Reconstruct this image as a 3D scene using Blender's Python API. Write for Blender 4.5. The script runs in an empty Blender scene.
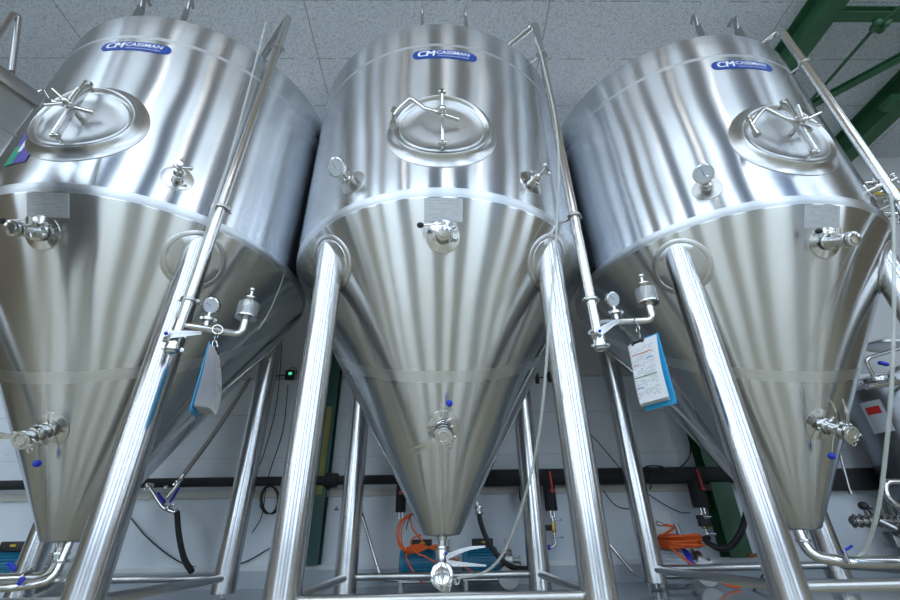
import bpy, bmesh, math, random
from mathutils import Vector, Matrix, Quaternion
random.seed(4)
PI = math.pi
SC = bpy.context.scene
COL = SC.collection
Z0 = 0.305            # eye height above the floor
# ------------------------------------------------------------------ camera
cF = Vector((0.0172, 0.8735, 0.4866)).normalized()
cR = Vector((0.9998, -0.0113, -0.0152)); cR = (cR - cR.dot(cF) * cF).normalized()
cU = cR.cross(cF)
cam_d = bpy.data.cameras.new('camera'); cam = bpy.data.objects.new('camera', cam_d); COL.objects.link(cam)
M3 = Matrix((cR, cU, -cF)).transposed()
cam.matrix_world = Matrix.Translation((0, 0, Z0)) @ M3.to_4x4()
FPX = 429.7
cam_d.sensor_width = 36; cam_d.lens = FPX / 900 * 36; cam_d.clip_start = 0.05; cam_d.clip_end = 100
SC.camera = cam
EYE = Vector((0, 0, Z0))
def ray(u, v):
    return (cF * FPX + cR * (u - 450) + cU * (300 - v)).normalized()
def aty(u, v, y): r = ray(u, v); return EYE + r * (y / r.y)
def atz(u, v, z): r = ray(u, v); return EYE + r * ((z - Z0) / r.z)

# ------------------------------------------------------------------ materials
MATS = {}
def newmat(name):
    m = bpy.data.materials.new(name); m.use_nodes = True; MATS[name] = m
    nt = m.node_tree; b = nt.nodes['Principled BSDF']
    return m, nt, b
def N(nt, typ, **kw):
    n = nt.nodes.new(typ)
    for k, v in kw.items(): setattr(n, k, v)
    return n
def math_node(nt, op, a, b=None, c=None):
    n = N(nt, 'ShaderNodeMath', operation=op)
    for i, q in enumerate((a, b, c)):
        if q is None: continue
        if isinstance(q, (int, float)): n.inputs[i].default_value = q
        else: nt.links.new(q, n.inputs[i])
    return n.outputs[0]
def simple(name, col, rough=.5, metal=0, noise=.0, nscale=20, bump=0, **kw):
    m, nt, b = newmat(name)
    b.inputs['Base Color'].default_value = (*col, 1); b.inputs['Roughness'].default_value = rough
    b.inputs['Metallic'].default_value = metal
    for k, v in kw.items(): b.inputs[k].default_value = v
    tc = N(nt, 'ShaderNodeTexCoord'); nz = N(nt, 'ShaderNodeTexNoise'); nz.inputs['Scale'].default_value = nscale
    nz.inputs['Detail'].default_value = 5
    nt.links.new(tc.outputs['Object'], nz.inputs['Vector'])
    if noise:
        mx = N(nt, 'ShaderNodeMix', data_type='RGBA')
        mx.inputs[6].default_value = (*[c * (1 - noise) for c in col], 1); mx.inputs[7].default_value = (*[min(1, c * (1 + noise)) for c in col], 1)
        nt.links.new(nz.outputs[0], mx.inputs[0]); nt.links.new(mx.outputs[2], b.inputs['Base Color'])
    if bump:
        bp = N(nt, 'ShaderNodeBump'); bp.inputs['Strength'].default_value = bump; bp.inputs['Distance'].default_value = .01
        nt.links.new(nz.outputs[0], bp.inputs['Height']); nt.links.new(bp.outputs[0], b.inputs['Normal'])
    return m
def brushed(name, col, rough, aniso, kind):
    """kind: 'shell' cylinder with weld bands, 'cone' with the rolled plate joint, 'tube' plain"""
    m, nt, b = newmat(name)
    L = nt.links
    tc = N(nt, 'ShaderNodeTexCoord'); sp = N(nt, 'ShaderNodeSeparateXYZ'); L.new(tc.outputs['Object'], sp.inputs[0])
    x, y, z = sp.outputs
    ny = math_node(nt, 'MULTIPLY', y, -1.0)
    az = math_node(nt, 'ARCTAN2', x, ny)
    cv = N(nt, 'ShaderNodeCombineXYZ'); L.new(az, cv.inputs[0]); L.new(z, cv.inputs[1])
    b.inputs['Metallic'].default_value = 1
    tg = N(nt, 'ShaderNodeTangent', direction_type='RADIAL', axis='Z'); L.new(tg.outputs[0], b.inputs['Tangent'])
    # fine horizontal brushing
    mp = N(nt, 'ShaderNodeMapping'); L.new(cv.outputs[0], mp.inputs[0]); mp.inputs['Scale'].default_value = (2.0, 130, 1)
    n1 = N(nt, 'ShaderNodeTexNoise'); n1.inputs['Scale'].default_value = 1; n1.inputs['Detail'].default_value = 3; L.new(mp.outputs[0], n1.inputs['Vector'])
    # vertical rub marks
    mp2 = N(nt, 'ShaderNodeMapping'); L.new(cv.outputs[0], mp2.inputs[0]); mp2.inputs['Scale'].default_value = (14, .7, 1)
    n2 = N(nt, 'ShaderNodeTexNoise'); n2.inputs['Scale'].default_value = 1; n2.inputs['Detail'].default_value = 4; L.new(mp2.outputs[0], n2.inputs['Vector'])
    s = math_node(nt, 'ADD', math_node(nt, 'MULTIPLY', n1.outputs[0], .10), math_node(nt, 'MULTIPLY', n2.outputs[0], .10))
    val = math_node(nt, 'ADD', s, .90)
    rr = math_node(nt, 'MULTIPLY_ADD', n2.outputs[0], .04, rough - .02)
    mask = None
    if kind == 'shell':
        for z_, w in ((3.105, .015), (1.843, .024)):
            d = math_node(nt, 'ABSOLUTE', math_node(nt, 'SUBTRACT', z, z_)); k = math_node(nt, 'LESS_THAN', d, w)
            mask = k if mask is None else math_node(nt, 'MAXIMUM', mask, k)
    if kind == 'cone':
        # plate joint: straight edge of a flat plate rolled into the cone
        c = math_node(nt, 'COSINE', math_node(nt, 'MULTIPLY', az, .5))
        zz = math_node(nt, 'MULTIPLY', math_node(nt, 'SUBTRACT', z, .160), c)
        d = math_node(nt, 'ABSOLUTE', math_node(nt, 'SUBTRACT', zz, .866)); mask = math_node(nt, 'LESS_THAN', d, .026)
        # longitudinal weld at the front of the lower plate
        dx = math_node(nt, 'ABSOLUTE', math_node(nt, 'SUBTRACT', x, .0)); k = math_node(nt, 'LESS_THAN', dx, .004)
        k = math_node(nt, 'MULTIPLY', k, math_node(nt, 'LESS_THAN', y, 0.0)); k = math_node(nt, 'MULTIPLY', k, math_node(nt, 'LESS_THAN', z, .92))
        mask = math_node(nt, 'MAXIMUM', mask, k)
    cc = N(nt, 'ShaderNodeCombineXYZ')
    for i, q in enumerate(col): L.new(math_node(nt, 'MULTIPLY', val, q), cc.inputs[i])
    out = cc.outputs[0]
    b.inputs['Anisotropic'].default_value = aniso; b.inputs['Anisotropic Rotation'].default_value = .25
    if mask is not None:
        mx = N(nt, 'ShaderNodeMix', data_type='RGBA'); L.new(mask, mx.inputs[0]); L.new(out, mx.inputs[6]); mx.inputs[7].default_value = (*[c * (.97 if kind == 'shell' else 1.12) for c in col], 1)
        out = mx.outputs[2]
        rr = math_node(nt, 'ADD', rr, math_node(nt, 'MULTIPLY', mask, (.17 if kind == 'shell' else .07)))
        L.new(math_node(nt, 'SUBTRACT', aniso, math_node(nt, 'MULTIPLY', mask, aniso * .45)), b.inputs['Anisotropic'])
    L.new(out, b.inputs['Base Color']); L.new(rr, b.inputs['Roughness'])
    if kind != 'tube':
        mp3 = N(nt, 'ShaderNodeMapping'); L.new(cv.outputs[0], mp3.inputs[0]); mp3.inputs['Scale'].default_value = (1.0, 1.25, 1)
        n3 = N(nt, 'ShaderNodeTexNoise'); n3.inputs['Scale'].default_value = 1.6; n3.inputs['Detail'].default_value = 0.2; L.new(mp3.outputs[0], n3.inputs['Vector'])
        bp = N(nt, 'ShaderNodeBump'); bp.inputs['Strength'].default_value = .5; bp.inputs['Distance'].default_value = .024
        L.new(n3.outputs[0], bp.inputs['Height']); L.new(bp.outputs[0], b.inputs['Normal'])
    return m
brushed('steel_shell', (.635, .66, .695), .215, 1.0, 'shell')
brushed('steel_cone', (.635, .645, .645), .215, 1.0, 'cone')
brushed('steel_leg', (.62, .625, .64), .22, .2, 'tube')
simple('steel', (.66, .66, .65), .16, 1, .06, 30)
simple('steel_satin', (.55, .55, .545), .30, 1, .08, 40)
simple('steel_dark', (.42, .42, .42), .3, 1, .1, 40)
simple('vessel_steel', (.20, .21, .225), .32, 1, .1, 20)
simple('plate_satin', (.52, .54, .57), .45, .55, .05, 60)
simple('steel_plate', (.50, .51, .52), .38, 1, .05, 60)
simple('etched', (.42, .44, .46), .6, .8)
simple('rubber', (.018, .018, .02), .55, 0, .3, 60)
simple('insulation', (.022, .023, .027), .8, 0, .35, 60, .3)
simple('blue_plastic', (.012, .035, .50), .35)
simple('blue_badge', (.006, .05, .30), .4)
simple('white_paint', (.78, .80, .82), .45)
simple('dial_face', (.48, .52, .57), .35)
simple('red_plastic', (.55, .02, .015), .4)
simple('pump_blue', (.02, .19, .32), .42, 0, .15, 30)
simple('pump_grey', (.50, .55, .60), .45, 0, .1, 30)
simple('brass', (.42, .27, .09), .3, 1, .1, 40)
simple('orange_cable', (.80, .13, .02), .45, 0, .1, 30)
simple('green_paint', (.025, .10, .045), .45, 0, .35, 7, .1)
simple('dark_green_paint', (.018, .085, .07), .45, 0, .25, 7, .1)
simple('yellow_paint', (.62, .42, .03), .5, 0, .1, 20)
simple('ochre_tape', (.30, .28, .07), .6, 0, .1, 20)
simple('cyan_folder', (.02, .36, .68), .4)
simple('white_paper', (.80, .81, .84), .7, 0, .02, 30)
simple('ink', (.14, .15, .18), .7)
simple('ink_light', (.42, .43, .47), .7)
simple('ink_orange', (.60, .16, .05), .7)
simple('ink_blue', (.05, .20, .55), .7)
simple('ink_green', (.10, .30, .07), .7)
simple('white_plastic', (.70, .72, .72), .4)
simple('purple_patch', (.10, .08, .38), .4)
simple('green_patch', (.03, .32, .20), .4)
simple('pink_tube', (.62, .35, .48), .4)
simple('rust', (.30, .12, .04), .8, 0, .2, 60)
simple('clear_hose', (.60, .63, .60), .2, 0, 0, 10, 0, Alpha=.5)
simple('clear_cup', (.75, .78, .80), .08, 0, 0, 10, 0, **{'Transmission Weight': .8})
m, nt, b = newmat('green_display'); b.inputs['Emission Color'].default_value = (.1, .8, .5, 1); b.inputs['Emission Strength'].default_value = .8; b.inputs['Base Color'].default_value = (.02, .1, .06, 1)
def wallmat():
    m, nt, b = newmat('wall_paint'); L = nt.links
    g = N(nt, 'ShaderNodeNewGeometry'); sp = N(nt, 'ShaderNodeSeparateXYZ'); L.new(g.outputs['Position'], sp.inputs[0])
    nz = N(nt, 'ShaderNodeTexNoise'); nz.inputs['Scale'].default_value = 1.6; nz.inputs['Detail'].default_value = 8; L.new(g.outputs['Position'], nz.inputs['Vector'])
    n2 = N(nt, 'ShaderNodeTexNoise'); n2.inputs['Scale'].default_value = 38; n2.inputs['Detail'].default_value = 3; L.new(g.outputs['Position'], n2.inputs['Vector'])
    rp = N(nt, 'ShaderNodeValToRGB'); rp.color_ramp.elements[0].position = .3; rp.color_ramp.elements[0].color = (.62, .68, .76, 1)
    rp.color_ramp.elements[1].position = .62; rp.color_ramp.elements[1].color = (.78, .83, .88, 1); L.new(nz.outputs[0], rp.inputs[0])
    up = math_node(nt, 'GREATER_THAN', sp.outputs[2], 1.66)
    mx = N(nt, 'ShaderNodeMix', data_type='RGBA'); L.new(up, mx.inputs[0]); L.new(rp.outputs[0], mx.inputs[6]); mx.inputs[7].default_value = (.52, .54, .55, 1)
    # formwork joints
    j = None
    for z_, w in ((1.66, .006), (1.32, .002), (.95, .0015), (2.6, .004)):
        k = math_node(nt, 'LESS_THAN', math_node(nt, 'ABSOLUTE', math_node(nt, 'SUBTRACT', sp.outputs[2], z_)), w)
        j = k if j is None else math_node(nt, 'MAXIMUM', j, k)
    pit = math_node(nt, 'GREATER_THAN', n2.outputs[0], .74)
    j = math_node(nt, 'MAXIMUM', j, pit)
    m2 = N(nt, 'ShaderNodeMix', data_type='RGBA'); L.new(math_node(nt, 'MULTIPLY', j, .55), m2.inputs[0]); L.new(mx.outputs[2], m2.inputs[6]); m2.inputs[7].default_value = (.2, .21, .22, 1)
    L.new(m2.outputs[2], b.inputs['Base Color']); b.inputs['Roughness'].default_value = .55
    bp = N(nt, 'ShaderNodeBump'); bp.inputs['Strength'].default_value = .15; bp.inputs['Distance'].default_value = .005; L.new(n2.outputs[0], bp.inputs['Height']); L.new(bp.outputs[0], b.inputs['Normal'])
wallmat()
def ceilmat():
    m, nt, b = newmat('ceiling_board'); L = nt.links
    g = N(nt, 'ShaderNodeNewGeometry'); sp = N(nt, 'ShaderNodeSeparateXYZ'); L.new(g.outputs['Position'], sp.inputs[0])
    nz = N(nt, 'ShaderNodeTexNoise'); nz.inputs['Scale'].default_value = 75; nz.inputs['Detail'].default_value = 5; nz.inputs['Roughness'].default_value = .7; L.new(g.outputs['Position'], nz.inputs['Vector'])
    rp = N(nt, 'ShaderNodeValToRGB'); rp.color_ramp.elements[0].position = .30; rp.color_ramp.elements[0].color = (.22, .25, .28, 1)
    rp.color_ramp.elements[1].position = .52; rp.color_ramp.elements[1].color = (.62, .67, .72, 1); L.new(nz.outputs[0], rp.inputs[0])
    nb = N(nt, 'ShaderNodeTexNoise'); nb.inputs['Scale'].default_value = 9; nb.inputs['Detail'].default_value = 4; L.new(g.outputs['Position'], nb.inputs['Vector'])
    def joint(c, period, off, w):
        wob = math_node(nt, 'MULTIPLY', math_node(nt, 'SUBTRACT', nb.outputs[0], .5), .012)
        q = math_node(nt, 'ADD', math_node(nt, 'SUBTRACT', c, off), wob)
        f = math_node(nt, 'MODULO', math_node(nt, 'ADD', q, period * 20 + period / 2), period)
        return math_node(nt, 'LESS_THAN', math_node(nt, 'ABSOLUTE', math_node(nt, 'SUBTRACT', f, period / 2)), w)
    jx = joint(sp.outputs[0], 2.25, -1.243, .006); jy = joint(sp.outputs[1], .545, 2.098, .0045)
    brk = math_node(nt, 'GREATER_THAN', nb.outputs[0], .47)
    j = math_node(nt, 'MAXIMUM', jx, math_node(nt, 'MULTIPLY', jy, brk))
    mx = N(nt, 'ShaderNodeMix', data_type='RGBA'); L.new(math_node(nt, 'MULTIPLY', j, .55), mx.inputs[0]); L.new(rp.outputs[0], mx.inputs[6]); mx.inputs[7].default_value = (.08, .085, .09, 1)
    L.new(mx.outputs[2], b.inputs['Base Color']); b.inputs['Roughness'].default_value = .9
    bp = N(nt, 'ShaderNodeBump'); bp.inputs['Strength'].default_value = .7; bp.inputs['Distance'].default_value = .008; L.new(nz.outputs[0], bp.inputs['Height']); L.new(bp.outputs[0], b.inputs['Normal'])
ceilmat()
def floormat():
    m, nt, b = newmat('floor_coating'); L = nt.links
    g = N(nt, 'ShaderNodeNewGeometry')
    nz = N(nt, 'ShaderNodeTexNoise'); nz.inputs['Scale'].default_value = 1.2; nz.inputs['Detail'].default_value = 7; L.new(g.outputs['Position'], nz.inputs['Vector'])
    rp = N(nt, 'ShaderNodeValToRGB'); rp.color_ramp.elements[0].position = .3; rp.color_ramp.elements[0].color = (.48, .44, .33, 1)
    rp.color_ramp.elements[1].position = .7; rp.color_ramp.elements[1].color = (.64, .59, .45, 1); L.new(nz.outputs[0], rp.inputs[0])
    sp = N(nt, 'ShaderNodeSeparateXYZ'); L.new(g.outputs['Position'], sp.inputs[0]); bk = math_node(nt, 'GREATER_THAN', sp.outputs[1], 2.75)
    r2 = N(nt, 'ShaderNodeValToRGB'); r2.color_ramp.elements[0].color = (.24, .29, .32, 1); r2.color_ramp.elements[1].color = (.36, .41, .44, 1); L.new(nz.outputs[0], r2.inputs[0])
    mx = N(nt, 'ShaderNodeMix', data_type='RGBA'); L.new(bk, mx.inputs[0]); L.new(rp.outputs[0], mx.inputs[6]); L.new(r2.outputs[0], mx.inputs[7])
    L.new(mx.outputs[2], b.inputs['Base Color']); b.inputs['Roughness'].default_value = .10; b.inputs['IOR'].default_value = 1.6
floormat()
simple('added_hall_wall', (.24, .19, .13), .6, 0, .3, 1.5)  # walls of the added hall, dark and brown to shape the steel's reflections
simple('added_hall_piers', (.34, .50, .78), .6, 0, .1, 1.5)  # piers of the added hall, blue for the dark stripes in the steel
def emit(name, col, st):
    m, nt, b = newmat(name); b.inputs['Base Color'].default_value = (*col, 1); b.inputs['Emission Color'].default_value = (*col, 1); b.inputs['Emission Strength'].default_value = st
emit('added_daylight_pane', (.74, .87, 1.0), 2.75)  # glow of the added, unseen windows
emit('added_lamp_tube', (1.0, .96, .90), 16.0)  # glow of the added lamps

# ------------------------------------------------------------------ mesh helpers
class MB:
    def __init__(s): s.bm = bmesh.new()
    def ring_bridge(s, rings, closed=True, cap0=False, cap1=False):
        bm = s.bm; vr = [[bm.verts.new(p) for p in r] for r in rings]
        for a, b_ in zip(vr[:-1], vr[1:]):
            n = len(a); m_ = len(b_)
            for i in range(n if closed else n - 1):
                j = (i + 1) % n
                try: bm.faces.new((a[i], a[j], b_[j], b_[i]))
                except ValueError: pass
        if cap0: bm.faces.new(list(reversed(vr[0])))
        if cap1: bm.faces.new(vr[-1])
        return vr
    def lathe(s, prof, o=(0, 0, 0), ax=(0, 0, 1), seg=32, cap0=True, cap1=True):
        o = Vector(o); ax = Vector(ax).normalized(); q = Vector((0, 0, 1)).rotation_difference(ax)
        rings = []
        for r, h in prof:
            r = max(r, 1e-4)
            rings.append([o + q @ Vector((r * math.cos(2 * PI * i / seg), r * math.sin(2 * PI * i / seg), h)) for i in range(seg)])
        s.ring_bridge(rings, True, cap0, cap1); return s
    def cyl(s, a, b, r, seg=20, r2=None):
        a = Vector(a); b = Vector(b); s.lathe([(r, 0), (r if r2 is None else r2, (b - a).length)], a, b - a, seg); return s
    def tube(s, pts, r, seg=12, smooth=0, bend=0, cap=True):
        pts = [Vector(p) for p in pts]
        if bend: pts = fillet(pts, bend)
        if smooth: pts = catmull(pts, smooth)
        rings = []; t0 = (pts[1] - pts[0]).normalized()
        up = Vector((0, 0, 1)) if abs(t0.z) < .9 else Vector((1, 0, 0)); n = t0.cross(up).normalized()
        for i, p in enumerate(pts):
            t = (pts[min(i + 1, len(pts) - 1)] - pts[max(i - 1, 0)]).normalized()
            n = (n - n.dot(t) * t).normalized(); b_ = t.cross(n)
            rings.append([p + (n * math.cos(2 * PI * k / seg) + b_ * math.sin(2 * PI * k / seg)) * r for k in range(seg)])
        s.ring_bridge(rings, True, cap, cap); return s
    def box(s, c, size, rot=None, bev=0):
        bm = bmesh.new(); bmesh.ops.create_cube(bm, size=1)
        bmesh.ops.scale(bm, vec=Vector(size), verts=bm.verts)
        if bev: bmesh.ops.bevel(bm, geom=list(bm.edges), offset=bev, segments=2, affect='EDGES', profile=.5)
        mt = Matrix.Translation(Vector(c)) @ (rot.to_4x4() if rot is not None else Matrix())
        bm.transform(mt); me = bpy.data.meshes.new('t'); bm.to_mesh(me); bm.free(); s.bm.from_mesh(me); bpy.data.meshes.remove(me); return s
    def ball(s, c, r, sx=1, sy=1, sz=1, seg=16):
        m_ = Matrix.Translation(Vector(c)) @ Matrix.Diagonal((sx, sy, sz, 1))
        bmesh.ops.create_uvsphere(s.bm, u_segments=seg, v_segments=max(8, seg // 2), radius=r, matrix=m_); return s
    def torus(s, c, ax, R, r, seg=40, s2=10, arc=1.0, sx=1, sy=1):
        q = Vector((0, 0, 1)).rotation_difference(Vector(ax).normalized()); c = Vector(c)
        n = int(seg * arc); pts = [c + q @ Vector((sx * R * math.cos(2 * PI * i / seg), sy * R * math.sin(2 * PI * i / seg), 0)) for i in range(n + (0 if arc >= 1 else 1))]
        if arc < 1: return s.tube(pts, r, s2)
        rings = []
        for i in range(seg):
            a = 2 * PI * i / seg; d = Vector((math.cos(a), math.sin(a), 0)); p = Vector((sx * R * math.cos(a), sy * R * math.sin(a), 0))
            rings.append([c + q @ (p + d * r * math.cos(2 * PI * k / s2) + Vector((0, 0, r * math.sin(2 * PI * k / s2)))) for k in range(s2)])
        rings.append(rings[0]); s.ring_bridge(rings); return s
    def build(s, name, mat, parent=None, label=None, loc=None, ang=40):
        bm = s.bm; bmesh.ops.remove_doubles(bm, verts=bm.verts, dist=1e-5)
        bmesh.ops.recalc_face_normals(bm, faces=bm.faces)
        for f in bm.faces: f.smooth = True
        me = bpy.data.meshes.new(name); bm.to_mesh(me); bm.free()
        me.set_sharp_from_angle(angle=math.radians(ang))
        o = bpy.data.objects.new(name, me); COL.objects.link(o); me.materials.append(MATS[mat])
        if parent is not None: o.parent = parent
        if label: o['label'] = label
        if loc: o.location = loc
        return o
def fillet(pts, r, n=7):
    out = [pts[0]]
    for i in range(1, len(pts) - 1):
        a, p, b_ = pts[i - 1], pts[i], pts[i + 1]; d1 = (a - p); d2 = (b_ - p)
        k = min(r, d1.length * .48, d2.length * .48); s_ = p + d1.normalized() * k; e = p + d2.normalized() * k
        for j in range(n + 1):
            t = j / n; out.append((1 - t) ** 2 * s_ + 2 * t * (1 - t) * p + t * t * e)
    out.append(pts[-1]); return out
def catmull(pts, n):
    out = []
    P = [pts[0] * 2 - pts[1]] + pts + [pts[-1] * 2 - pts[-2]]
    for i in range(1, len(P) - 2):
        for j in range(n):
            t = j / n; a, b_, c, d = P[i - 1], P[i], P[i + 1], P[i + 2]
            out.append(.5 * ((2 * b_) + (c - a) * t + (2 * a - 5 * b_ + 4 * c - d) * t * t + (3 * b_ - a - 3 * c + d) * t ** 3))
    out.append(pts[-1]); return out
def empty(name, loc, label, cat, group=None, rz=0):
    o = bpy.data.objects.new(name, None); COL.objects.link(o); o.location = loc; o.rotation_euler.z = rz
    o['label'] = label; o['category'] = cat; o.empty_display_size = .1
    if group: o['group'] = group
    return o
def tag(o, label, cat, group=None):
    o['label'] = label; o['category'] = cat
    if group: o['group'] = group
    return o
def struct(o): o['kind'] = 'structure'; return o
def text_mesh(txt, size, shear=0, bold=0):
    cu = bpy.data.curves.new('t', 'FONT'); cu.body = txt; cu.size = size; cu.align_x = 'LEFT'; cu.align_y = 'CENTER'; cu.shear = shear; cu.offset = bold; cu.resolution_u = 3
    o = bpy.data.objects.new('t', cu); COL.objects.link(o)
    dg = bpy.context.evaluated_depsgraph_get(); dg.update(); me = bpy.data.meshes.new_from_object(o.evaluated_get(dg))
    bm = bmesh.new(); bm.from_mesh(me); bpy.data.objects.remove(o); bpy.data.curves.remove(cu); bpy.data.meshes.remove(me)
    bmesh.ops.triangulate(bm, faces=bm.faces)
    return bm

# ------------------------------------------------------------------ tank surfaces (local to the tank's axis)
R = .9685; ZR = 3.350; ZS = 1.843; ZT = .330; RT = .098
KC = (R - RT) / (ZS - ZT); CN = math.atan(KC)      # cone half angle
def cyl_pt(az, z, off=0):
    return Vector(((R + off) * math.sin(az), -(R + off) * math.cos(az), z))
def cyl_n(az): return Vector((math.sin(az), -math.cos(az), 0))
def cone_r(z): return RT + (z - ZT) * KC
def cone_n(az): return Vector((math.sin(az) * math.cos(CN), -math.cos(az) * math.cos(CN), -math.sin(CN)))
def cone_pt(az, z, off=0):
    r = cone_r(z); return Vector((r * math.sin(az), -r * math.cos(az), z)) + cone_n(az) * off
def cone_on(az0, z0, u, v, off):
    """point on the cone, u across and v up the slope from (az0, z0)"""
    z = z0 + v * math.cos(CN); r = cone_r(z); return cone_pt(az0 + u / max(r, .02), z, off)
def cyl_on(az0, z0, u, v, off): return cyl_pt(az0 + u / R, z0 + v, off)
def conform(mb, fn, az0, z0, prof, sx=1, sy=1, seg=48, cap=True):
    """raised round plate that follows the surface; prof = [(radius, offset)...] from outside in"""
    rings = []
    for r, off in prof:
        rings.append([fn(az0, z0, r * sx * math.cos(2 * PI * i / seg), r * sy * math.sin(2 * PI * i / seg), off) for i in range(seg)])
    mb.ring_bridge(rings, True, False, False)
    if cap:
        c = mb.bm.verts.new(fn(az0, z0, 0, 0, prof[-1][1])); mb.bm.verts.ensure_lookup_table()
        base = [v for v in mb.bm.verts][-seg - 1:-1]
        for i in range(seg): mb.bm.faces.new((base[i], base[(i + 1) % seg], c))
    return mb
def bend_text(bm, fn, az0, z0, ox, oy, off):
    for v in bm.verts: v.co = fn(az0, z0, ox + v.co.x, oy + v.co.y, off)
    return bm
def capsule(fn, az0, z0, w, h, off, mat, name, parent):
    mb = MB(); n = 24; top = []; bot = []
    r = h / 2
    outline = []
    for i in range(n + 1):
        a = -PI / 2 + PI * i / n; outline.append((w / 2 - r + r * math.cos(a), r * math.sin(a)))
    for i in range(1, 16): outline.append((w / 2 - r - (w - 2 * r) * i / 16, r))
    for i in range(n + 1):
        a = PI / 2 + PI * i / n; outline.append((-w / 2 + r + r * math.cos(a), r * math.sin(a)))
    for i in range(1, 16): outline.append((-w / 2 + r + (w - 2 * r) * i / 16, -r))
    rings = [[fn(az0, z0, x, y, .0) for x, y in outline], [fn(az0, z0, x, y, off) for x, y in outline], [fn(az0, z0, x * .97, y * .9, off) for x, y in outline],
             [fn(az0, z0, x, 0, off) for x, y in outline]]
    mb.ring_bridge(rings); return mb.build(name, mat, parent)

def clamp(mb, c, ax, r, w=.014, lug=Vector((0, 0, 1))):
    """tri-clamp: two half rings, bolt lug with wing nut"""
    c = Vector(c); ax = Vector(ax).normalized()
    mb.lathe([(r, -w / 2), (r + .008, -w / 2), (r + .009, 0), (r + .008, w / 2), (r, w / 2)], c, ax, 28)
    lug = (lug - lug.dot(ax) * ax); 
    if lug.length < .01: lug = ax.orthogonal()
    lug.normalize(); s_ = ax.cross(lug).normalized()
    p = c + lug * (r + .012); mb.cyl(p - s_ * .016, p + s_ * .03, .0035, 8); mb.ball(p + s_ * .03, .007, seg=8); mb.cyl(p - s_ * .006, p + s_ * .006, .009, 10)
    mb.cyl(p + s_ * .03 - lug * .012, p + s_ * .03 + lug * .012, .003, 8)
    q = c - lug * (r + .010); mb.cyl(q - s_ * .01, q + s_ * .01, .007, 10)
    return mb

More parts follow.
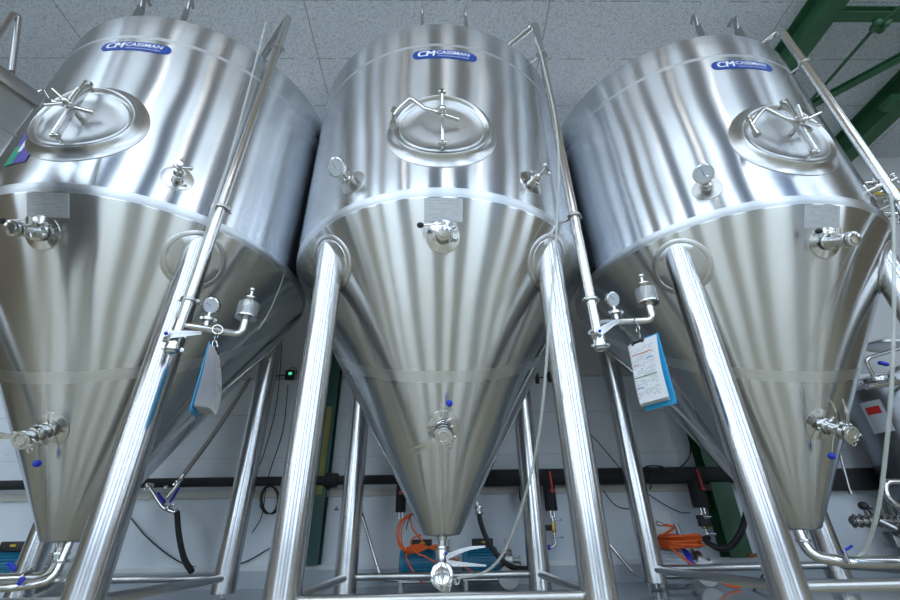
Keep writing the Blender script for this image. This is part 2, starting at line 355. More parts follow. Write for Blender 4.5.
TANKS = []
def make_tank(i, X, Y, rz, label):
    t = empty('fermentation_tank', (X, Y, 0), label, 'tank', 'conical fermentation tanks in a row', rz)
    # --- shell with domed top and rolled knuckle at the bottom
    m_ = MB(); prof = [(.001, ZR + .20), (.3, ZR + .185), (.6, ZR + .13), (.8, ZR + .07), (R - .03, ZR + .018)]
    for k in range(5):
        a = (k + 1) / 5 * PI / 2; prof.append((R - .03 + .03 * math.sin(a) , ZR - .012 + .03 * math.cos(a)))
    for k in range(1, 12): prof.append((R, ZR - .012 - (ZR - .012 - ZS - .03) * k / 12))
    prof.append((R, ZS + .03))
    for k in range(1, 7):
        a = CN * k / 6; prof.append((R - .10 * (1 - math.cos(a)), ZS + .03 - .10 * math.sin(a)))
    prof.append((cone_r(ZS - .03) , ZS - .03))
    m_.lathe(prof, seg=160, cap1=False); m_.build('shell', 'steel_shell', t, ang=60)
    # --- cone
    m_ = MB(); m_.lathe([(cone_r(ZS - .028), ZS - .028)] + [(cone_r(ZT + (ZS - .028 - ZT) * k / 10), ZT + (ZS - .028 - ZT) * k / 10) for k in range(9, -1, -1)] + [(RT - .004, ZT - .004), (RT - .03, ZT - .008), (.03, ZT - .012), (.026, ZT - .03)], seg=160, cap0=False)
    m_.build('cone', 'steel_cone', t, 'brushed conical bottom with a satin plate joint', ang=60)
    # --- legs, pads and feet
    H = .607
    for sx in (-1, 1):
        for sy in (-1, 1):
            base = Vector((sx * H, sy * H, 0)); az = math.atan2(base.x, -base.y)
            m_ = MB(); zb_ = (.038, .017, .044)[i]; m_.lathe([(.066, zb_), (.0705, zb_ + .002), (.071, .07), (.0705, .4), (.0705, 1.1), (.0705, 1.79)], base, seg=40)
            o = m_.build('leg', 'steel_leg', t)
            # the brushing tangent follows each tube's own axis
            for v in o.data.vertices: v.co.x -= base.x; v.co.y -= base.y
            o.location = (base.x, base.y, 0)
            m_ = MB(); m_.lathe([(.038, .002), (.040, .006), (.02, .012), (.009, .014), (.009, .05)], (0, 0, 0), seg=20); m_.build('foot', 'steel_satin', o, 'round levelling foot on a threaded stem')
            m_ = MB(); conform(m_, cone_on, az, ZT + (.858 - RT) / KC + .0, [(.158, 0), (.158, .004), (.154, .006), (.135, .0065), (.132, .004), (.129, .0065), (.09, .007)], sx=1, sy=1.02)
            m_.build('leg_pad', 'steel_satin', t)
    # --- tie bars
    zt = (.120, .107, .118)[i]
    for a, b_ in (((-H, -H), (H, -H)), ((-H, H), (H, H)), ((-H, -H), (-H, H)), ((H, -H), (H, H))):
        p = Vector((*a, zt)); q = Vector((*b_, zt)); d = (q - p).normalized(); zz = Vector((0, 0, -.0)) 
        m_ = MB(); m_.cyl(p + d * .058 + zz, q - d * .058 + zz, .0205, 20); m_.build('tie_bar', 'steel_satin', t)
        for e, s_ in ((p, 1), (q, -1)):
            pass
    # --- manhole
    az = math.radians(1.0); zc = 2.30
    mh = MB(); conform(mh, cyl_on, az, zc, [(.316, 0), (.315, .004), (.300, .008), (.280, .020), (.268, .030), (.261, .040), (.255, .043), (.249, .040), (.243, .030), (.236, .022), (.225, .019)], sx=1, sy=.93, cap=False)
    mo = mh.build('manhole', 'steel_satin', t, 'oval polished manhole frame on the front of the shell')
    dr = MB(); conform(dr, cyl_on, az, zc, [(.240, .020), (.238, .028), (.230, .031), (.220, .027), (.212, .022), (.16, .024), (.10, .027), (.04, .028)], sx=.98, sy=.86); dr.build('manhole_door', 'steel_plate', mo)
    n = cyl_n(az); tt = Vector((math.cos(az), math.sin(az), 0)); up = Vector((0, 0, 1)); C = cyl_pt(az, zc)
    cb = MB(); rot = Matrix((tt, n * -1, up)).transposed()
    cb.box(C + n * .085 , (.014, .045, .42), rot, .003)
    for s_ in (-1, 1):
        cb.cyl(C + up * (s_ * .205) + n * .040, C + up * (s_ * .205) + n * .088, .010, 12); cb.cyl(C + up * (s_ * .205) + n * .085 - tt * .02, C + up * (s_ * .205) + n * .085 + tt * .02, .012, 12)
    cb.cyl(C + n * .03, C + n * .105, .013, 16)
    cb.build('crossbar', 'steel', mo)
    hw = MB(); hc = C + n * .120; hw.lathe([(.012, -.025), (.020, -.02), (.022, 0), (.018, .02), (.008, .028)], hc, n, 18)
    tw = -PI / 2 if i == 1 else (0.9 if i == 0 else .3)
    for k in range(2 if i == 1 else 4):
        a = tw + 2 * PI * k / (2 if i == 1 else 4); d = (tt * math.cos(a) + up * math.sin(a)); hw.cyl(hc, hc + d * .085 + n * .035, .0085, 10); hw.ball(hc + d * .085 + n * .035, .0088, seg=10)
    hw.build('handwheel', 'steel', mo)
    hg = MB(); L0 = C - tt * .262 + n * .075
    hg.cyl(L0 - up * .055, L0 + up * .055, .012, 14); hg.cyl(L0 - up * .075, L0 - up * .045, .019, 16); hg.cyl(L0 + up * .05, L0 + up * .07, .016, 16)
    hg.tube([L0 + up * .01, L0 + tt * .03 + up * .05 + n * .02, L0 + tt * .09 + up * .115 + n * .035, L0 + tt * .17 + up * .02 + n * .04, L0 + tt * .2 + up * .0 + n * .045, C + tt * .085 + n * .065], .0115, 10, bend=.03); hg.ball(C + tt * .085 + n * .065, .014, seg=12)
    hg.build('hinge_arm', 'steel', mo)
    # --- maker's badge
    azb = math.radians((3.0, 2.4, .6)[i]); zb = 3.003
    bd = capsule(cyl_on, azb, zb, .415, .084, .003, 'blue_badge', 'badge', t)
    bd['label'] = 'long blue capsule badge with white lettering'
    b2 = MB(); b2.bm.free(); b2.bm = bmesh.new()
    for ch, x0 in (('C', -.182), ('M', -.128)):
        for dx in (0, .0028, .0056):
            tq = text_mesh(ch, .078, .15, 0); bend_text(tq, cyl_on, azb, zb, x0 + dx, .002, .0042); me = bpy.data.meshes.new('t'); tq.to_mesh(me); b2.bm.from_mesh(me); tq.free(); bpy.data.meshes.remove(me)
    t2 = text_mesh('CASSMAN', .048, .1, .0007); bend_text(t2, cyl_on, azb, zb, -.058, .012, .0042)
    me = bpy.data.meshes.new('t'); t2.to_mesh(me); b2.bm.from_mesh(me); t2.free(); bpy.data.meshes.remove(me)
    b2.build('badge_lettering', 'white_paint', bd)
    mk = MB(); xx = -.045; rr = random.Random(7)
    while xx < .155:
        w = rr.uniform(.004, .011); p = [cyl_on(azb, zb, xx, -.026, .0042), cyl_on(azb, zb, xx + w, -.026, .0042), cyl_on(azb, zb, xx + w, -.020, .0042), cyl_on(azb, zb, xx, -.020, .0042)]
        mk.bm.faces.new([mk.bm.verts.new(q) for q in p]); xx += w + .004
    mk.build('badge_lettering', 'white_paint', bd)
    # --- lifting lugs behind the rim
    for a in (-7, 12):
        az = math.radians(a); p = cyl_pt(az, ZR, -.045); n_ = cyl_n(az); tt_ = Vector((math.cos(az), math.sin(az), 0))
        lg = MB(); rot = Matrix((tt_, n_ * -1, up)).transposed()
        lg.box(p + up * .09, (.012, .055, .18), rot, .003); lg.box(p + up * .235 + n_ * .008, (.012, .032, .13), rot @ Matrix.Rotation(.25, 3, 'X'), .003); lg.box(p + up * .300 - n_ * .014, (.012, .06, .030), rot @ Matrix.Rotation(-.5, 3, 'X'), .003)
        lg.build('lifting_lug', 'steel_dark', t)
    # --- thermometer (left) and spray port (right)
    for a, kind in ((-29.3, 'gauge'), (32.0, 'port')):
        az = math.radians(a); zc = 2.02 + (.02 if kind == 'port' else 0); n_ = cyl_n(az); tt_ = Vector((math.cos(az), math.sin(az), 0)); P = cyl_pt(az, zc)
        pm = MB(); conform(pm, cyl_on, az, zc, [(.078, 0), (.076, .004), (.035, .006)]); pm.lathe([(.022, 0), (.022, .03), (.029, .032), (.029, .040)], P, n_, 24)
        clamp(pm, P + n_ * .04, n_, .026)
        if kind == 'gauge':
            po = pm.build('thermometer_port', 'steel_satin', t)
            g = MB(); e = P + n_ * .10; g.lathe([(.022, .03), (.026, .045), (.02, .05), (.010, .055), (.010, .10)], P, n_, 20)
            vd = (n_ + Vector((0, 0, -.75))).normalized(); hc = P + n_ * .115 - tt_ * .015 + up * .02
            g.tube([P + n_ * .09, P + n_ * .11, hc], .008, 8); g.lathe([(.046, -.015), (.052, -.012), (.054, 0), (.053, .010), (.046, .012)], hc, vd, 36); g.build('gauge_case', 'steel', po)
            f = MB(); f.lathe([(.046, .0125), (.001, .0128)], hc, vd, 36, False, False); f.build('gauge_dial', 'dial_face', po)
            k_ = MB(); ux = vd.cross(up).normalized(); uy = ux.cross(vd)
            for q in range(11):
                an = math.radians(-45 + 27 * q); dd = ux * math.cos(an) + uy * math.sin(an); k_.cyl(hc + vd * .0135 + dd * .034, hc + vd * .0135 + dd * .042, .0009, 4)
            k_.cyl(hc + vd * .0138 - (ux * .1 + uy * .9) * .010, hc + vd * .0138 + (ux * .25 + uy * .9) * .034, .0014, 5); k_.build('gauge_needle', 'ink', po)
        else:
            pm.lathe([(.022, .045), (.026, .05), (.02, .07), (.012, .075), (.012, .11), (.016, .112), (.016, .125)], P, n_, 20)
            pm.cyl(P + n_ * .09 - tt_ * .0 , P + n_ * .09 + tt_ * .05 + up * .02, .007, 10); pm.ball(P + n_ * .09 + tt_ * .05 + up * .02, .012, seg=10); pm.cyl(P + n_ * .115 - up * .03, P + n_ * .115 + up * .035, .005, 8)
            pm.ball(P + n_ * .115 + up * .035, .012, seg=10)
            pm.build('sample_port', 'steel', t)
    # --- name plate (etched) on its bracket
    np_ = MB()
    def quadpatch(mb, fn, az0, z0, u0, u1, v0, v1, off, nu=8, th=None):
        rings = []
        for k in range(nu + 1):
            u = u0 + (u1 - u0) * k / nu; rings.append([fn(az0, z0, u, v0, 0 if th else off), fn(az0, z0, u, v0, off), fn(az0, z0, u, v1, off), fn(az0, z0, u, v1, 0 if th else off)])
        mb.ring_bridge(rings, True, bool(th), bool(th))
    azn = math.radians(1.3); zn = 1.765
    quadpatch(np_, cone_on, azn, zn, -.097, .097, -.065, .055, .004, th=1); no = np_.build('name_plate', 'plate_satin', t, 'small etched metal data plate')
    et = MB(); rr = random.Random(3)
    for r_ in range(7):
        v = .038 - r_ * .014; u = -.075
        while u < .07:
            w = rr.uniform(.008, .03); w = min(w, .078 - u)
            if rr.random() < .75: quadpatch(et, cone_on, azn, zn, u, u + w, v, v + .0035, .0048, 2)
            u += w + .005
    for v in (.048, -.058): quadpatch(et, cone_on, azn, zn, -.088, .088, v, v + .0012, .0048, 6)
    et.build('etched_lines', 'etched', no)
    # --- sample valve on the cone
    zv = 1.643; azv = math.radians((-.4, 1.2, 2.6)[i]); nn = cone_n(azv); P = cone_pt(azv, zv); tt_ = Vector((math.cos(azv), math.sin(azv), 0)); up2 = tt_.cross(nn) * -1
    if up2.z < 0: up2 = -up2
    sv = MB(); conform(sv, cone_on, azv, zv, [(.086, 0), (.084, .005), (.06, .008), (.045, .012)])
    sv.lathe([(.034, 0), (.034, .022), (.040, .024), (.040, .032), (.030, .034), (.026, .075), (.032, .08), (.032, .115), (.024, .118), (.024, .135), (.036, .138), (.036, .152), (.028, .155), (.026, .162), (.008, .165)], P, nn, 28)
    so = sv.build('sample_valve', 'steel', t)
    s2 = MB(); clamp(s2, P + nn * .03, nn, .036, lug=tt_ + up2 * .3); clamp(s2, P + nn * .126, nn, .028, lug=tt_ - up2 * .4)
    s2.cyl(P + nn * .06, P + nn * .06 + tt_ * .055 - up2 * .02, .010, 12); s2.ball(P + nn * .06 + tt_ * .06 - up2 * .02, .014, seg=10); s2.cyl(P + nn * .09, P + nn * .09 + tt_ * .045 + up2 * .03, .006, 10); s2.ball(P + nn * .09 + tt_ * .05 + up2 * .035, .011, seg=10)
    s2.cyl(P + nn * .09 + tt_ * .02, P + nn * .09 + tt_ * .03 - up2 * .035, .006, 10)
    s2.build('clamp_fittings', 'steel', so)
    s3 = MB(); hb = P + nn * .065; s3.cyl(hb, hb + up2 * .065, .013, 14); s3.tube([hb + up2 * .058, hb + up2 * .055 - tt_ * .02, hb + up2 * .045 - tt_ * .105 + nn * .01], .0045, 8); s3.build('valve_handle', 'steel', so)
    s4 = MB(); s4.ball(hb + up2 * .045 - tt_ * .112 + nn * .01, .0145, sx=1.25, seg=16); s4.build('handle_knob', 'rubber', so, 'black ball knob')
    # --- racking port with butterfly valve
    zv = .808 ; azv = math.radians((3, 1.5, 4.0)[i]); nn = cone_n(azv); P = cone_pt(azv, zv); tt_ = Vector((math.cos(azv), math.sin(azv), 0)); up2 = tt_.cross(nn) * -1
    if up2.z < 0: up2 = -up2
    rv = MB(); conform(rv, cone_on, azv, zv, [(.082, 0), (.080, .004), (.05, .007), (.036, .010)])
    rv.lathe([(.030, 0), (.030, .03), (.040, .032), (.040, .040), (.031, .042), (.031, .065), (.040, .067), (.040, .075), (.026, .078), (.026, .110), (.036, .113), (.036, .121), (.028, .123), (.028, .150), (.034, .152), (.034, .160)], P, nn, 28)
    rv.torus(P + nn * .16, nn, .026, .006, 28, 8)
    ro = rv.build('racking_valve', 'steel', t)
    r2 = MB()
    for h, l in ((.038, tt_ + up2 * .4), (.071, tt_ * .5 - up2), (.117, tt_ + up2 * .1), (.156, tt_ * .8 - up2 * .6)): clamp(r2, P + nn * h, nn, .033, lug=l)
    r2.cyl(P + nn * .14 - up2 * .02, P + nn * .14 - up2 * .05 + tt_ * .02, .010, 10); r2.torus(P + nn * .15 - up2 * .05 + tt_ * .03, nn, .011, .0035, 16, 6)
    r2.build('clamp_fittings', 'steel', ro)
    hd = {0: -tt_ * .98 + up2 * .2, 1: (-tt_ * .9 - up2 * .42), 2: (up2 * .95 - tt_ * .25)}[i].normalized()
    kd = {0: (-up2), 1: (up2 * .97 + tt_ * .2), 2: (-up2 * .99 - tt_ * .05)}[i].normalized()
    sd = nn.cross(hd).normalized()
    r3 = MB(); q0 = P + nn * .095; q1 = P + nn * .128
    for s_ in (0, 1):
        a = q1 + nn * (.012 if s_ == 0 else -.012) + hd * .02; b_ = a + hd * .15 + sd * (.034 if s_ else -.010)
        rings = []
        for k in range(7):
            f = k / 6; w = .012 * (1 - f) + .004 * f; c = a.lerp(b_, f) + nn * (.012 * math.sin(PI * f)); rings.append([c + sd * w + nn * .0025, c - sd * w + nn * .0025, c - sd * w - nn * .0025, c + sd * w - nn * .0025])
        r3.ring_bridge(rings, True, True, True)
    r3.cyl(q1 - hd * .0, q1 + hd * .04, .016, 16)
    r3.build('valve_handle', 'steel', ro)
    r4 = MB(); r4.cyl(q0 - nn * .02, q0 - nn * .02 + kd * .135, .0040, 8); r4.build('lever', 'steel', ro)
    r5 = MB(); r5.ball(q0 - nn * .02 + kd * .140, .0175, seg=16); r5.build('lever_knob', 'blue_plastic', ro, 'blue plastic ball')
    r6 = MB(); r6.ball(q1 + nn * .018 + hd * .02, .006, seg=8); r6.build('handle_button', 'blue_plastic', ro)
    TANKS.append(t)
    return t
def loc2(t, p):
    """world point into tank's own frame"""
    m_ = Matrix.Translation(t.location) @ Matrix.Rotation(t.rotation_euler.z, 4, 'Z'); return m_.inverted() @ Vector(p)
t1 = make_tank(0, -1.952, 2.549, math.radians(.4), 'large steel conical tank at the left, its cone behind the lowered blue folder')
t2 = make_tank(1, -.013, 2.596, 0, 'large steel conical tank in the middle with a capped valve under its tip')
t3 = make_tank(2, 1.963, 2.661, math.radians(1.2), 'large steel conical tank at the right, below the green roof beams')

# ------------------------------------------------------------------ riser pipes with gauge and relief valve
def riser(i, t, base, ztop, zbr, bdir, stand, lean=(0, 0)):
    """base = world xy of the upright"""
    b = loc2(t, (base[0], base[1], 0)); b.z = 0; up = Vector((0, 0, 1))
    inn = Vector((-b.x, -b.y, 0)).normalized(); rp = .0255
    m_ = MB(); top = b + up * ztop + Vector((lean[0], lean[1], 0))
    def at(z): return b + up * z + Vector((lean[0], lean[1], 0)) * ((z - zbr) / (ztop - zbr))
    m_.tube([b + up * (zbr - .055), top, top + inn * .62, top + inn * .66 - up * .2], rp, 20, bend=.06)
    ro = m_.build('riser_pipe', 'steel_leg', t, 'slim upright cleaning pipe bent over the tank top')
    ro.data.materials[0] = MATS['steel']
    for z in (ztop - .42, 1.90, zbr + .13):
        k = MB(); clamp(k, at(z), up, rp + .002, lug=Vector((1, .3, 0)))
        if z > 1.8: c = at(z); k.cyl(c + inn * rp, c + inn * (stand + .07), .008, 10)
        k.build('pipe_bracket', 'steel_satin', ro)
    bd = Vector(bdir).normalized(); P0 = b + up * zbr
    br = MB(); E = P0 + bd * (.265 if i == 0 else .275); br.tube([P0, E, E + up * .085], .0185, 18, bend=.045); br.build('branch_pipe', 'steel', ro)
    # pressure gauge
    g0 = P0 + bd * .105; gm = MB(); gm.cyl(g0, g0 + up * .05, .013, 14); clamp(gm, g0 + up * .05, up, .018, lug=bd); gm.cyl(g0 + up * .05, g0 + up * .085, .009, 12)
    vd = Vector((0, -.92, -.38)).normalized() if i != 1 else Vector((.35, -.85, -.35)).normalized(); gc = g0 + up * .125
    gm.lathe([(.034, -.014), (.039, -.012), (.040, .010), (.035, .012)], gc, vd, 32); gm.build('pressure_gauge', 'steel', ro)
    f = MB(); f.lathe([(.035, .0125), (.001, .0128)], gc, vd, 32, False, False); f.build('gauge_dial', 'dial_face', ro)
    ux = vd.cross(up).normalized(); uy = ux.cross(vd); nd = MB(); nd.cyl(gc + vd * .014, gc + vd * .014 + (ux * .8 + uy * .5) * .027, .0013, 5)
    for q in range(9):
        an = math.radians(-40 + 32 * q); dd = ux * math.cos(an) + uy * math.sin(an); nd.cyl(gc + vd * .0135 + dd * .026, gc + vd * .0135 + dd * .031, .0008, 4)
    nd.build('gauge_needle', 'ink', ro)
    # relief valve with clear cup
    v0 = E + up * .085; vm = MB(); vm.lathe([(.018, 0), (.022, .004), (.052, .006), (.052, .014), (.028, .016), (.028, .098), (.022, .112), (.029, .115), (.029, .121), (.008, .123), (.008, .160)], v0, up, 28); vm.ball(v0 + up * .170, .0155, seg=14); vm.build('relief_valve', 'steel', ro)
    cp = MB(); cp.lathe([(.051, .014), (.051, .085), (.048, .085), (.048, .014)], v0, up, 28, False, False); cp.build('clear_cup', 'clear_cup', ro)
    # lower butterfly valve
    q = b + up * (zbr - .085); lv = MB(); clamp(lv, q + up * .03, up, rp, lug=-bd); lv.cyl(q - up * .03, q + up * .03, .031, 20); clamp(lv, q - up * .035, up, rp, lug=bd); lv.lathe([(.030, -.055), (.026, -.05), (.026, -.035)], q, up, 24); lv.torus(q - up * .052, up, .024, .006, 24, 8)
    lv.cyl(q, q + Vector((-.035, -.03, 0)), .012, 12); lv.build('butterfly_valve', 'steel', ro)
    h = MB(); hb = q + Vector((-.01, -.045, .015)); hv = (Vector((.9, .1, .12)) if i == 0 else Vector((.75, .1, .5))).normalized(); sd = Vector((-hv.z, 0, hv.x))
    for s_ in (0, 1):
        a = hb + sd * (.010 if s_ else -.010); b_ = a + hv * .14 - sd * (.012 if s_ else -.004); rings = []
        for kk in range(6):
            ff = kk / 5; w = .011 - .005 * ff; c = a.lerp(b_, ff); rings.append([c + sd * w + Vector((0, .002, 0)), c - sd * w + Vector((0, .002, 0)), c - sd * w - Vector((0, .002, 0)), c + sd * w - Vector((0, .002, 0))])
        h.ring_bridge(rings, True, True, True)
    h.cyl(hb + Vector((0, -.012, 0)), hb + Vector((0, .03, 0)), .014, 14); h.build('valve_handle', 'steel_satin', ro)
    kb = MB(); kb.ball(hb + Vector((0, -.014, 0)), .008, seg=8); kb.build('handle_button', 'blue_plastic', ro)
    return ro
riser(0, t1, (-1.222, 1.815), 3.80, 1.195, (.9, .43, 0), .10, (.075, 0))
riser(1, t2, (.752, 1.897), 3.86, 1.225, (1, -.10, 0), .10)
riser(2, t3, (2.53, 1.785), 3.58, 1.225, (1, -.10, 0), .06)

# extra upright with instrument behind the right tank's shoulder
m_ = MB(); a = loc2(t3, (2.79, 1.99, 0)); m_.tube([a + Vector((0, 0, .9)), a + Vector((0, 0, 2.25)), a + Vector((-.10, .08, 2.30))], .016, 14, bend=.03)
eo = m_.build('vent_pipe', 'steel', t3)
m_ = MB(); clamp(m_, a + Vector((0, 0, 2.12)), (0, 0, 1), .02); clamp(m_, a + Vector((0, 0, 1.95)), (0, 0, 1), .02); m_.cyl(a + Vector((-.16, -.03, 2.10)), a + Vector((.07, .0, 2.13)), .008, 10); m_.cyl(a + Vector((-.2, 0, 1.98)), a + Vector((-.12, -.06, 1.93)), .02, 14); m_.build('clamp_fittings', 'steel', eo)

# ------------------------------------------------------------------ outlets under the tips
def pm_w(t, pts): return [loc2(t, p) for p in pts]
X, Y = t1.location.x, t1.location.y
m_ = MB(); m_.tube(pm_w(t1, [(X, Y, .335), (X, Y, .168), (X - .9, Y + .0, .165)]), .0255, 18, bend=.07)
for q, ax in (((X, Y, .27), (0, 0, 1)), ((X - .12, Y, .168), (-1, 0, 0))): clamp(m_, loc2(t1, q), ax, .026)
o1 = m_.build('outlet_pipe', 'steel', t1)
m_ = MB(); m_.tube(pm_w(t1, [(X + .05, Y - .02, .335), (X + .05, Y - .04, .16), (X - .05, Y - .10, .14), (X - .7, Y - .12, .13)]), .019, 16, bend=.05); clamp(m_, loc2(t1, (X + .05, Y - .03, .24)), (0, 0, 1), .024); m_.build('drain_pipe', 'steel', t1)
m_ = MB(); m_.box(loc2(t1, (X - .10, Y - .13, .225)), (.055, .012, .020), Matrix.Rotation(.6, 3, 'Y'), .003); m_.build('valve_lever', 'blue_plastic', o1, 'blue lever'); m_ = MB(); m_.box(loc2(t1, (X - .03, Y - .13, .165)), (.02, .012, .035), Matrix.Rotation(.3, 3, 'Y'), .003); m_.build('valve_lever', 'blue_plastic', o1, 'blue lever')
X, Y = t2.location.x, t2.location.y
V = lambda a, b_, c: loc2(t2, (X + a, Y + b_, c))
m_ = MB(); m_.lathe([(.024, 0), (.024, -.055), (.034, -.058), (.034, -.066), (.030, -.068), (.034, -.10), (.034, -.12), (.026, -.125), (.026, -.15)], V(0, 0, .33), (0, 0, 1), 24)
m_.lathe([(.033, 0), (.036, .01), (.036, .05), (.033, .06)], V(0, 0, .125), (0, 0, 1), 24); m_.cyl(V(0, .0, .150), V(0, -.12, .150), .031, 22); m_.lathe([(.040, -.004), (.056, .0), (.056, .012), (.046, .016), (.038, .017), (.032, .013), (.010, .012), (.001, .012)], V(0, -.12, .150), (0, -1, .05), 36)
oo = m_.build('bottom_valve', 'steel', t2, 'polished butterfly valve with a round end cap')
m_ = MB(); clamp(m_, V(0, 0, .267), (0, 0, 1), .028); clamp(m_, V(0, -.115, .15), (0, -1, .05), .044, lug=Vector((1, 0, -1)), w=.02); clamp(m_, V(0, -.115, .15), (0, -1, .05), .044, lug=Vector((.1, 0, -1)), w=.02)
m_.torus(V(.07, -.13, .13), (0, 1, 0), .013, .004, 18, 6); m_.build('clamp_fittings', 'steel', oo)
m_ = MB()
for z, dz in ((.225, .045), (.200, -.012)):
    rings = []
    for k in range(7):
        f = k / 6; w = .014 - .010 * f; c = V(.02 + .20 * f, -.05 - .03 * f, z + dz * f + (.0 if dz < 0 else .012 * math.sin(PI * f))); rings.append([c + Vector((0, .003, w)), c + Vector((0, .003, -w)), c + Vector((0, -.003, -w)), c + Vector((0, -.003, w))])
    m_.ring_bridge(rings, True, True, True)
m_.build('valve_handle', 'steel', oo); m_ = MB(); m_.ball(V(.02, -.065, .245), .008, seg=10); m_.build('handle_button', 'blue_plastic', oo)
X, Y = t3.location.x, t3.location.y
m_ = MB(); m_.tube(pm_w(t3, [(X - .03, Y - .02, .335), (X - .03, Y - .03, .20), (X + .10, Y - .10, .172), (X + 1.3, Y - .16, .150)]), .0275, 18, bend=.07); clamp(m_, loc2(t3, (X - .03, Y - .03, .27)), (0, 0, 1), .028); m_.build('outlet_pipe', 'steel', t3)
m_ = MB(); q_ = aty(847, 549, Y - .13); m_.box(loc2(t3, q_), (.075, .010, .012), Matrix.Rotation(-.4, 3, 'Y'), .003); m_.build('valve_lever', 'blue_plastic', t3, 'small blue lever on the floor-level pipe')
m_ = MB(); m_.cyl(loc2(t3, (q_.x - .02, q_.y, .165)), loc2(t3, (q_.x - .02, q_.y, q_.z)), .009, 10); m_.build('lever_stem', 'steel', t3)
# purple, green and white patch on the far left shoulder of tank one
m_ = MB(); rings = [[cyl_pt(math.radians(a), z, .003) for z in (2.35, 2.02)] for a in (-19, -16, -13, -10.5)]; m_.ring_bridge(rings, False)
st = m_.build('colour_patch', 'purple_patch', t1); m_ = MB(); m_.ring_bridge([[cyl_pt(math.radians(a), z, .004) for z in (2.16, 2.02)] for a in (-19, -17, -15.5)], False); m_.build('patch_print', 'green_patch', st)
m_ = MB(); m_.ring_bridge([[cyl_pt(math.radians(a), z, .0045) for z in (2.20, 2.11)] for a in (-16.5, -14.8)], False); m_.build('patch_print', 'white_paint', st)

# ------------------------------------------------------------------ room
YW = 3.96; CE = 4.605; XL, XR, YB = -6.5, 7.5, -5.5
def slab(name, lo, hi, mat, bev=0):
    lo = Vector(lo); hi = Vector(hi); m_ = MB(); m_.box((lo + hi) / 2, hi - lo, bev=bev); return struct(m_.build(name, mat))
slab('floor', (XL, YB, -.1), (XR, YW + .1, 0), 'floor_coating')
YM = 1.15; CH = 8.6        # low bay over the tanks; taller unseen hall added for the steel to reflect
slab('ceiling', (XL, YM, CE), (XR, YW + .1, CE + .1), 'ceiling_board')
slab('ceiling_added_hall', (XL, YB, CH), (XR, YM + .2, CH + .1), 'added_hall_wall')
slab('wall_added_header', (XL, YM, CE + .1), (XR, YM + .2, CH), 'added_hall_wall')
slab('wall_back', (XL, YW, 0), (XR, YW + .1, CE), 'wall_paint')
def wall_with_windows(name, axis, pos, lo, hi, wins, th=.2, mat='added_hall_wall'):
    """wins = list of (a0, a1, z0, z1) openings, axis 'x' = wall runs along x"""
    m_ = MB()
    def bx(a0, a1, z0, z1):
        if a1 - a0 < 1e-4 or z1 - z0 < 1e-4: return
        if axis == 'x': m_.box(((a0 + a1) / 2, pos, (z0 + z1) / 2), (a1 - a0, th, z1 - z0))
        else: m_.box((pos, (a0 + a1) / 2, (z0 + z1) / 2), (th, a1 - a0, z1 - z0))
    cur = lo
    for a0, a1, z0, z1 in wins: bx(cur, a0, 0, CH); bx(a0, a1, 0, z0); bx(a0, a1, z1, CH); cur = a1
    bx(cur, hi, 0, CH); struct(m_.build(name, mat))
wn = 0
def added_window(axis, pos, a0, a1, z0, z1, nx, nz):
    global wn; wn += 1
    def P(a, z, d=0): return (a, pos + d, z) if axis == 'x' else (pos + d, a, z)
    def S(w, h, d): return (w, d, h) if axis == 'x' else (d, w, h)
    m_ = MB(); m_.box(P((a0 + a1) / 2, (z0 + z1) / 2), S(a1 - a0 - .06, z1 - z0 - .06, .02)); w = struct(m_.build('added_window_%d' % wn, 'added_daylight_pane'))
    m_ = MB(); f = .05
    for a in (a0 + f / 2, a1 - f / 2): m_.box(P(a, (z0 + z1) / 2), S(f, z1 - z0, .08))
    for z in (z0 + f / 2, z1 - f / 2): m_.box(P((a0 + a1) / 2, z), S(a1 - a0 - 2 * f, f, .08))
    for k in range(1, nx): m_.box(P(a0 + (a1 - a0) * k / nx, (z0 + z1) / 2), S(.07, z1 - z0 - 2 * f, .07))
    for k in range(1, nz): m_.box(P((a0 + a1) / 2, z0 + (z1 - z0) * k / nz), S(a1 - a0 - 2 * f, .04, .06))
    m_.build('added_window_frame', 'steel_dark', w)
wb = [(-6.2, -4.2, .4, 8.4), (-2.9, -.95, .4, 8.4), (.25, 1.5, .4, 8.4), (2.9, 5.4, .4, 8.4)]  # added tall windows, unseen, spaced to make broad stripes in the steel
wall_with_windows('wall_front', 'x', YB, XL, XR, wb, mat='added_hall_piers')
for a0, a1, z0, z1 in wb: added_window('x', YB, a0, a1, z0, z1, 1, 4)
wl = [(-4.9, -3.4, 1.2, 8), (-2.2, -1.1, 1.2, 8)]  # added side windows, unseen, for the steel to reflect
wall_with_windows('wall_left', 'y', XL, YB, YW, wl)
for a0, a1, z0, z1 in wl: added_window('y', XL, a0, a1, z0, z1, 1, 4)
wall_with_windows('wall_right', 'y', XR, YB, YW, wl)
for a0, a1, z0, z1 in wl: added_window('y', XR, a0, a1, z0, z1, 1, 4)
# wall foot: grey plinth, white strip, cream service ledge
slab('trim_1', (XL, YW - .05, 0), (XR, YW, .115), 'pump_grey'); slab('trim_2', (XL, YW - .055, .115), (XR, YW, .148), 'white_paint')
simple('cream_strip', (.58, .56, .50), .5, 0, .05, 10); MATS['cream_strip']
slab('trim_3', (XL, YW - .03, .632), (XR, YW, .685), 'cream_strip')

